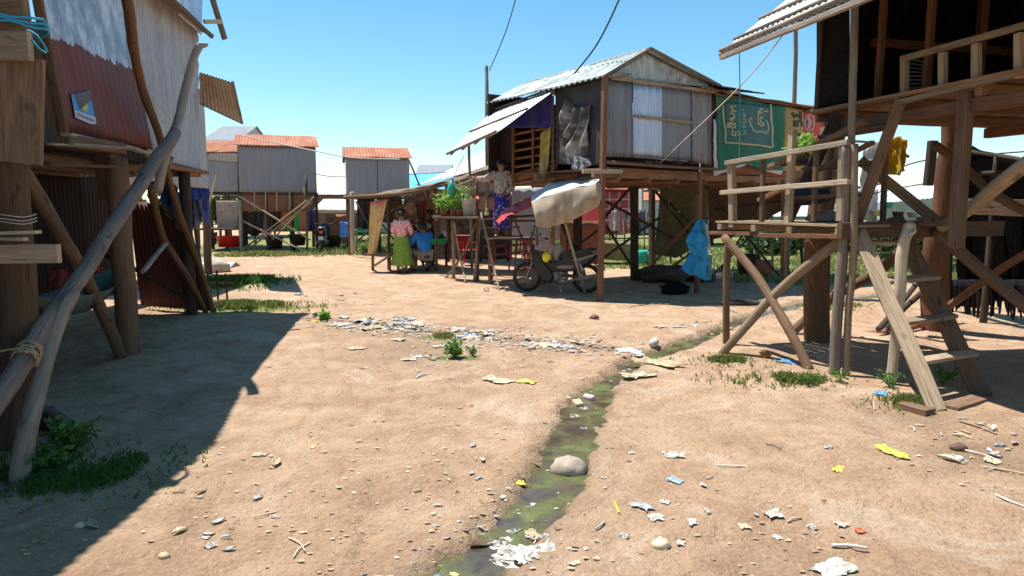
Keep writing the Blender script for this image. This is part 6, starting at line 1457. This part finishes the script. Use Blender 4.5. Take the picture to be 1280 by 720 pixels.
sit=dict(pel=(0,0,.40,.12),sp=(0,-.03,.56,.11),ch=(0,-.08,.72,.12),nk=(0,-.12,.86,.05),hd=(0,-.15,.95,.075),ht=(0,-.15,1.03,.07),sL=(.15,-.10,.80,.052),sR=(-.15,-.10,.80,.052),eL=(.25,-.22,.62,.04),eR=(-.25,-.22,.62,.04),wL=(.20,-.42,.55,.026),wR=(-.20,-.42,.55,.026),
  hL=(.10,-.02,.38,.09),hR=(-.10,-.02,.38,.09),kL=(.18,-.36,.46,.055),kR=(-.18,-.36,.46,.055),aL=(.16,-.30,.08,.036),aR=(-.16,-.30,.08,.036),tL=(.17,-.44,.03,.028),tR=(-.17,-.44,.03,.028))
person('person in a bright blue shirt and black hair sitting on the low bench, back turned',q,math.radians(205),sit,
 [('shirt','top',cloth_o('bright blue shirt',(.02,.22,.62)),dict(long=1,fat=.02)),('trousers','legs',cloth_o('grey beige trousers',(.30,.24,.19)),dict(to=.9)),('sandal','shoe',M['rubber'],{})],hair='bun',sc=1.13)
q=GG(541,333)
person('person in a dark olive top and light blue jeans standing behind the plank stand',q,math.radians(150),{},
 [('shirt','top',cloth_o('dark olive top',(.05,.06,.035)),dict(long=1,fat=.012)),('jeans','legs',cloth_o('light blue jeans',(.26,.34,.44)),dict(to=.55))])
q=P(627,203,14.15)
person('person in a grey patterned shirt and blue floral skirt standing on the entrance landing',(q.x,q.y,.945),math.radians(-8),
 dict(hd=(0,-.05,1.42,.075),ht=(0,-.03,1.50,.07),eR=(-.33,-.03,1.17,.038),wR=(-.52,-.04,1.20,.026),eL=(.24,-.02,1.03,.04),wL=(.10,-.18,.90,.026)),
 [('shirt','top',fl('grey floral shirt',(.50,.46,.42),(.24,.20,.18),30,.52),dict(long=1,fat=.022)),('wrap_skirt','skirt',fl('blue floral skirt',(.02,.03,.30),(.50,.34,.32),16,.58),dict(zt=.90,zb=.18,rt=.155,rb=.17,folds=3))],sc=1.03)
q=GG(495,330);q2=P(497,300,17.6)
person('partly hidden person in a navy shirt behind the woman in pink',(q2.x,q2.y,0),math.radians(100),sit,[('shirt','top',cloth_o('navy shirt',(.03,.04,.10)),dict(long=1,fat=.015)),('trousers','legs',cloth_o('dark trousers',(.05,.04,.04)),dict(to=.9))])
q2=P(533,300,17.75)
person('partly hidden person in a dark red shirt behind the stall table',(q2.x,q2.y,0),math.radians(10),{},[('shirt','top',cloth_o('dark red shirt',(.30,.03,.03)),dict(long=1,fat=.012)),('trousers','legs',cloth_o('dark trousers b',(.05,.05,.06)),dict(to=.9))],sc=.97)
# ================================================================ LITTER
random.seed(77)
lm={}
def lmat(c,rough=.7,tr=0):
    k=(c,rough,tr)
    if k not in lm:
        d2=random.choice([tuple(x*.55 for x in c),(c[0]*.8,c[1]*.65,c[2]*.5),(.30,.10,.08) if sum(c)>1.7 and R()<.3 else tuple(x*.7 for x in c)])
        lm[k]=cloth('litter %d'%len(lm),c,d2,7,.56,rough=rough,trans=tr,weave=False,dirt=.8)
    return lm[k]
def scrap(kind,px,py,s,c,label=None,group=None,rot=None,name=None,cat='scrap',asp=1,world=None,z=0.0):
    q=GG(px,py) if world is None else world
    if q.z<-.05: q.z=-.05
    q.z+=z
    a=R()*6.28 if rot is None else rot;ca,sa=math.cos(a),math.sin(a);o=R()*50;mb=MB()
    if kind=='sheet':
        def fn(u,v):
            x,y=(u-.5)*s*asp,(v-.5)*s; e=.25*s*noise.noise(Vector((u*2.2+o,v*2.2,1)))
            zz=.005+abs(s*.13*noise.noise(Vector((u*2.3,v*2.3,o))))+.12*s*abs(noise.noise(Vector((u*6,v*6,o))))
            k_=1-.5*abs(noise.noise(Vector((math.atan2(y,x)*1.5,o,2))));x*=k_;y*=k_
            x+=e;y+=.25*s*noise.noise(Vector((v*2.2+o,u*2.2,9)))
            return q+Vector((x*ca-y*sa,x*sa+y*ca,zz))
        mb.surf(fn,14,14,1,1,smooth=False);th=.001
    elif kind=='crumple': mb.surf(lambda u,v:q+Vector((0,0,s*.15))+Vector((math.cos(u*6.283)*math.sin(v*3.1416),.75*math.sin(u*6.283)*math.sin(v*3.1416),-.45*math.cos(v*3.1416)))*s*.5*(1+.9*noise.noise(Vector((math.cos(u*6.283)*1.8+o,math.sin(u*6.283)*1.8,v*4)))+.5*noise.noise(Vector((math.cos(u*6.283)*5+o,math.sin(u*6.283)*5,v*9)))),18,12,1,1,smooth=False);th=0
    elif kind=='stick':
        L=s/2;b=rr(-.15,.15)*s;mb.log([q+Vector((-ca*L,-sa*L,.008)),q+Vector((-sa*b,ca*b,.012)),q+Vector((ca*L,sa*L,.008))],.004*asp,.003*asp,wob=.1,sides=6,seg=.02);th=0
    elif kind=='leaf':
        mb.surf(lambda u,v:q+Vector((ca*(u-.5)*s-sa*(v-.5)*s*.4*math.sin(u*3.14),sa*(u-.5)*s+ca*(v-.5)*s*.4*math.sin(u*3.14),.008+.05*s*math.sin(u*5+o)+.12*s*(2*v-1)**2)),8,4,1,1);th=.001
    elif kind=='stone': mb.ball(q+Vector((0,0,s*.12)),s*.5,18,12,(1.1,.85,.7),.2);th=0
    elif kind=='box': mb.box(q+Vector((0,0,s*.25)),(s,s*.65,s*.45),a,rr(-.15,.15),rr(-.15,.15));th=0
    elif kind=='can':
        mb.lathe(q+Vector((0,0,s*.28)),[(0,-s*.55),(s*.26,-s*.55),(s*.28,-s*.5),(s*.28,s*.4),(s*.2,s*.52),(.0,s*.54)],12,axis=(ca,sa,.05));th=0
    ob=mb.build(name or dict(sheet='plastic_scrap',crumple='crumpled_paper',stick='stick',leaf='dry_leaf',stone='stone',box='box_scrap',can='can')[kind],lmat(c) if kind not in('stone','box','can','stick') else plain('l%d'%len(bpy.data.materials),c,.75,0,.2,20) if (kind,c) not in lm else lm[(kind,c)],None,th)
    if kind in('stone','box','can','stick'): lm[(kind,c)]=ob.data.materials[0]
    tag(ob,label,cat,group);return ob
WH=(.56,.53,.48);CR=(.62,.52,.34);YE=(.72,.66,.08);GY=(.42,.42,.40);TN=(.50,.38,.22);PK=(.55,.28,.28);BLc=(.06,.30,.60);BR=(.14,.07,.04)
NL=[('sheet',1115,571,.15,YE,'bright yellow plastic scrap lying on the dirt at right',2.2),('crumple',1034,566,.07,WH,'small white crumpled paper left of the bright yellow scrap',1),
('stick',915,585,.24,(.60,.58,.50),'pale flat stick lying left of the white crumpled paper',2),('sheet',1050,590,.08,YE,'small dull yellow leaf like scrap below the white crumpled paper',2),
('stick',967,561,.14,(.25,.22,.2),'dark grey twig lying above the pale flat stick',2),('stick',1228,570,.30,(.62,.56,.42),'long pale stick lying near the right edge',2.4),
('sheet',1240,578,.10,(.55,.60,.35),'pale green scrap under the long pale stick at right',1),('stone',1199,575,.06,WH,'small white stone left of the long pale stick',1),
('crumple',1250,557,.07,GY,'grey white crumple near the right edge above the long stick',1),('stick',1262,590,.32,(.50,.38,.22),'long tan stick near the right edge',2.4),('stick',1266,628,.24,(.62,.56,.46),'pale cut stick low near the right edge',2.5),
('sheet',1042,714,.17,(.66,.64,.52),'cream paper sheet at the bottom edge right of the drain',1.6),('stick',1062,686,.20,(.60,.55,.48),'bent pale straw above the cream paper sheet',3),
('crumple',1016,663,.06,WH,'round white crumple above and left of the bent pale straw',1),('sheet',965,647,.11,WH,'white torn sheet right of centre near the bottom',1),('sheet',1074,668,.06,(.60,.12,.05),'tiny red scrap right of the bent pale straw',1),
('sheet',1052,661,.07,(.62,.50,.40),'pinkish scrap beside the tiny red scrap',1),('stick',993,653,.12,TN,'tan twig beside the white torn sheet',2),('sheet',930,662,.07,CR,'cream leaf scrap left of the white torn sheet',1),
('sheet',843,568,.13,WH,'torn white plastic cup right of the drain',1.4),('sheet',843,601,.09,(.35,.50,.60),'pale blue packet below the torn white plastic cup',1.5),('stick',771,638,.16,YE,'yellow drinking straw right of the drain',2.2),
('stick',750,661,.12,GY,'grey drinking straw below the yellow one',2),('sheet',821,650,.10,WH,'crumpled white tissue right of the yellow drinking straw',1),('crumple',781,673,.055,WH,'small round white crumple below the straws',1),
('stone',826,684,.08,CR,'cream coloured stone low in the centre',1),('box',722,501,.10,(.62,.40,.26),'orange tan block lying in the drain',1),('can',737,494,.10,(.62,.40,.44),'pink and white cup lying at the top of the wide drain',1),
('sheet',735,543,.13,(.62,.28,.26),'salmon pink plastic scrap on the edge of the drain',1.4),('sheet',741,551,.09,WH,'white plastic shred beside the salmon pink scrap',1),('stone',711,582,.21,(.38,.30,.22),'big pale stone standing in the drain',1),
('can',727,577,.045,M and (.05,.40,.42),'teal bottle cap piece beside the big pale stone',1),('sheet',648,601,.11,YE,'yellow wrapper at the left edge of the drain',1),('sheet',637,672,.16,(.66,.50,.50),'pink and white packet floating low in the drain',1.7),
('sheet',648,686,.15,WH,'white torn wrapper just below the pink packet',1.5),('sheet',668,692,.22,(.66,.62,.56),'translucent pale plastic bag at the right edge of the drain',1.3),('leaf',606,672,.20,BR,'big brown curled leaf in the drain',1),
('crumple',643,656,.07,GY,'silvery crumpled foil in the drain',1),('stick',675,668,.16,(.60,.40,.36),'pink straw sticking out of the packet in the drain',2),('sheet',540,716,.16,BLc,'bright blue packet cut by the bottom edge',2),
('box',568,711,.05,(.66,.40,.20),'small orange box scrap beside the bright blue packet',1),('sheet',637,699,.14,WH,'white plastic strip at the lower right of the drain',2.4),
('leaf',115,655,.16,TN,'tan dry leaf low at left in the sun',1),('crumple',263,684,.06,WH,'bright white crumple low at left',1),('sheet',258,672,.05,WH,'tiny white shred above the bright white crumple',1),
('leaf',345,579,.17,TN,'dry curled tan leaf left of centre',1),('sheet',325,569,.08,TN,'torn tan scrap beside the dry curled leaf',1.5),('stick',371,684,.22,CR,'dry straw blade standing low left of centre',1.5),('stick',378,690,.18,CR,'second dry straw blade crossing the first',1.5),
('leaf',225,666,.10,CR,'pale dry leaf low at left centre',1),('stone',205,695,.05,TN,'flat pale stone near the bottom left',1),('stick',333,645,.16,TN,'tan twig above the dry straw blades',2),
('sheet',498,411,.20,(.70,.68,.64),'white box fragment topping the rubbish line',1),('can',817,433,.17,(.55,.50,.42),'pale bottle lying where the two drains meet',1),('sheet',790,440,.22,(.60,.62,.60),'clear plastic sheet in the drain below the pale bottle',2),
('stone',743,399,.13,(.16,.08,.05),'dark brown clod on the dirt past the drain junction',1),('sheet',446,437,.15,CR,'pale square card left of the rubbish line',1.3),('sheet',388,401,.13,YE,'yellow scrap left of the lettuce like plant',2),
('sheet',552,432,.13,WH,'white folded paper below the rubbish line',1.5),('sheet',497,426,.15,CR,'cream scrap below the white box fragment',1.3),('stick',530,470,.22,(.52,.53,.55),'grey metal strip below the leafy weed',3),
('crumple',585,419,.17,(.40,.48,.66),'blue and white crumpled bag in the rubbish line',1),('sheet',621,477,.16,CR,'yellowish torn leaf scraps right of the leafy weed',2),('sheet',658,479,.12,(.60,.58,.12),'dull yellow leaf scrap farther right of the leafy weed',1.5),
('stone',665,437,.09,(.40,.32,.24),'brown stone at the right of the rubbish line',1),('sheet',683,432,.18,CR,'cream paper pile at the right end of the rubbish line',1.6),('sheet',707,430,.16,WH,'white paper scrap right of the cream paper pile',1.4),
('sheet',795,473,.22,CR,'tan torn cloth on the right bank of the drain',1.6),('sheet',825,458,.25,TN,'brown strip scraps on the right bank of the upper drain',2.2),('stick',1093,506,.25,CR,'pale twig right of the stick post',2),
('sheet',985,453,.16,BLc,'bright blue wrapper beside the slanting landing brace',1.5),('sheet',1101,493,.12,(.10,.34,.55),'blue plastic scrap beside the foot of the stick post',1.3),('crumple',955,446,.12,(.55,.22,.06),'orange crumple in the grass under the landing',1),
('stone',1198,560,.10,BR,'dark clod right of the ladder foot',1),('stick',1222,535,.30,(.30,.20,.12),'brown stick lying right of the ladder foot',3),('stone',100,655,.05,CR,'small pale pebble at the bottom left',1)]
for k,x,y,s,c,lab,asp in NL: scrap(k,x,y,s*(.8 if y>540 and k!='stone' else 1),c,lab,asp=asp*(.7 if k=='stick' else 1))
q=GG(926,381,.02);mb=MB();mb.surf(lambda u,v:q+Vector((.30*math.cos(u*6.28)+.05*math.cos(v*6.28),.17*math.sin(u*6.28),.03+.03*math.sin(v*6.28))),26,8);tag(mb.build('old_tyre',M['rubber']),'black rubber ring lying on the dirt left of the landing posts','tyre')
mb=MB();mb.log([GG(690,492,.02),GG(693,489,.05)],.02,.01);
# line of small rubbish: countable scraps, alike
cl=[WH,WH,CR,GY,TN,(.60,.50,.46),(.55,.58,.60)]
def put(n,xc,yc,rx,ry,smin,smax,grp,lab,kinds=('sheet','crumple','sheet','sheet','stick')):
    for i in range(n):
        a=R()*6.28;r=math.sqrt(R());x=xc+rx*r*math.cos(a);y=yc+ry*r*math.sin(a)
        scrap(random.choice(kinds),x,y,rr(smin,smax),random.choice(cl),lab,grp,asp=rr(1,1.8))
put(16,440,404,32,7,.07,.17,'scraps at the left end of the rubbish line','pale scrap at the left end of the rubbish line')
put(34,488,405,34,10,.08,.22,'scraps in the thick part of the rubbish line','pale crumpled scrap in the thickest part of the rubbish line')
put(26,585,416,36,7,.06,.18,'scraps in the middle of the rubbish line','pale scrap in the middle of the rubbish line')
put(14,690,430,32,6,.06,.15,'scraps at the right end of the rubbish line','pale scrap at the right end of the rubbish line')
put(12,545,458,45,20,.05,.12,'scraps below the rubbish line','small pale scrap on the dark soil below the rubbish line',('sheet','leaf','stick'))
put(12,650,680,40,26,.03,.08,'small scraps in the lower drain','small pale scrap in the lower drain')
put(10,735,510,18,22,.03,.08,'small scraps in the middle drain','small pale scrap in the middle of the drain')
put(12,1225,560,55,40,.05,.14,'dry leaves near the right edge','dry tan leaf near the right edge',('leaf','stick'))
put(10,1190,535,60,10,.05,.14,'dry scraps right of the ladder foot','dry scrap on the dirt right of the ladder foot',('leaf','stick'))
put(14,430,375,90,10,.05,.12,'scraps on the far dirt','small scrap on the open dirt before the market shelter')
put(8,870,410,45,12,.05,.14,'scraps by the upper drain','small scrap beside the upper drain')
put(10,560,590,60,50,.03,.08,'scraps left of the drain','small dry leaf on the dirt left of the drain',('leaf','stick'))
put(12,900,640,110,50,.03,.08,'scraps right of the drain','small dry scrap on the dirt right of the drain',('leaf','stick','sheet'))
put(8,290,650,70,40,.03,.08,'scraps in the sun at bottom left','small dry scrap in the sun at bottom left',('leaf','stick'))
# fine rubbish crumbs nobody could count
mb=MB()
def shard(x,y,s):
    q=Vector((x,y,gz(x,y)+.004));a=R()*6.28;v=[]
    for k in range(5):
        t=a+k*1.2566;r=s*rr(.4,1);v.append(q+Vector((r*math.cos(t),r*.6*math.sin(t),rr(0,.35)*s)))
    mb.add(v,[(0,1,2,3,4)],[((0,0),)*5])
for i in range(1500):
    k=R()*(len(GP)-1);j=int(k);t=k-j;x=GP[j][0]*(1-t)+GP[j+1][0]*t;y=GP[j][1]*(1-t)+GP[j+1][1]*t
    if noise.noise(Vector((x*1.1,3,1)))<-.15: continue
    shard(x+random.gauss(0,.3),y+random.gauss(-.1,.28),rr(.012,.055))
for i in range(420):
    k=R()*(len(DP)-2);j=int(k);t=k-j;x=DP[j][0]*(1-t)+DP[j+1][0]*t;y=DP[j][1]*(1-t)+DP[j+1][1]*t
    shard(x+random.gauss(0,.22),y+random.gauss(0,.12),rr(.008,.03))
stuff(mb.build('rubbish_crumbs',leafmat('rubbish crumbs',(.20,.14,.09),(.66,.62,.55),.1)),'fine pale rubbish crumbs along the drain and the rubbish line','rubbish')
mb=MB()
for i in range(2600):
    y=2.5+(R()**1.5)*14;x=rr(-.78,.80)*y
    if noise.noise(Vector((x*.8,y*.8,17)))<-.02: continue
    shard(x,y,rr(.006,.022)*(1+.08*y))
stuff(mb.build('leaf_crumbs',leafmat('dry leaf crumbs',(.30,.20,.10),(.66,.55,.32),.1)),'fine dry leaf bits and straw scattered over the sandy dirt','leaf bits')
# gravel and crumbs
mb=MB()
for i in range(9000):
    y=2.4+(R()**1.8)*13;x=rr(-.78,.80)*y
    s=rr(.0015,.006)*(1+y*.12)
    if noise.noise(Vector((x*1.3,y*1.3,7)))+rr(-.3,.3)<-.05: continue
    q=Vector((x,y,gz(x,y)))
    v=[q+Vector((rr(.6,1)*s*a,rr(.6,1)*s*b,rr(.4,.9)*s*c)) for a,b,c in((1,0,0),(0,1,0),(-1,0,0),(0,-1,0),(0,0,1))]
    mb.add(v,[(0,1,4),(1,2,4),(2,3,4),(3,0,4)],[((0,0),)*3]*4)
m=leafmat('crumbs of soil',(.16,.09,.05),(.62,.48,.33),0);stuff(mb.build('gravel',m),'loose crumbs of soil and grit on the sandy dirt','gravel')
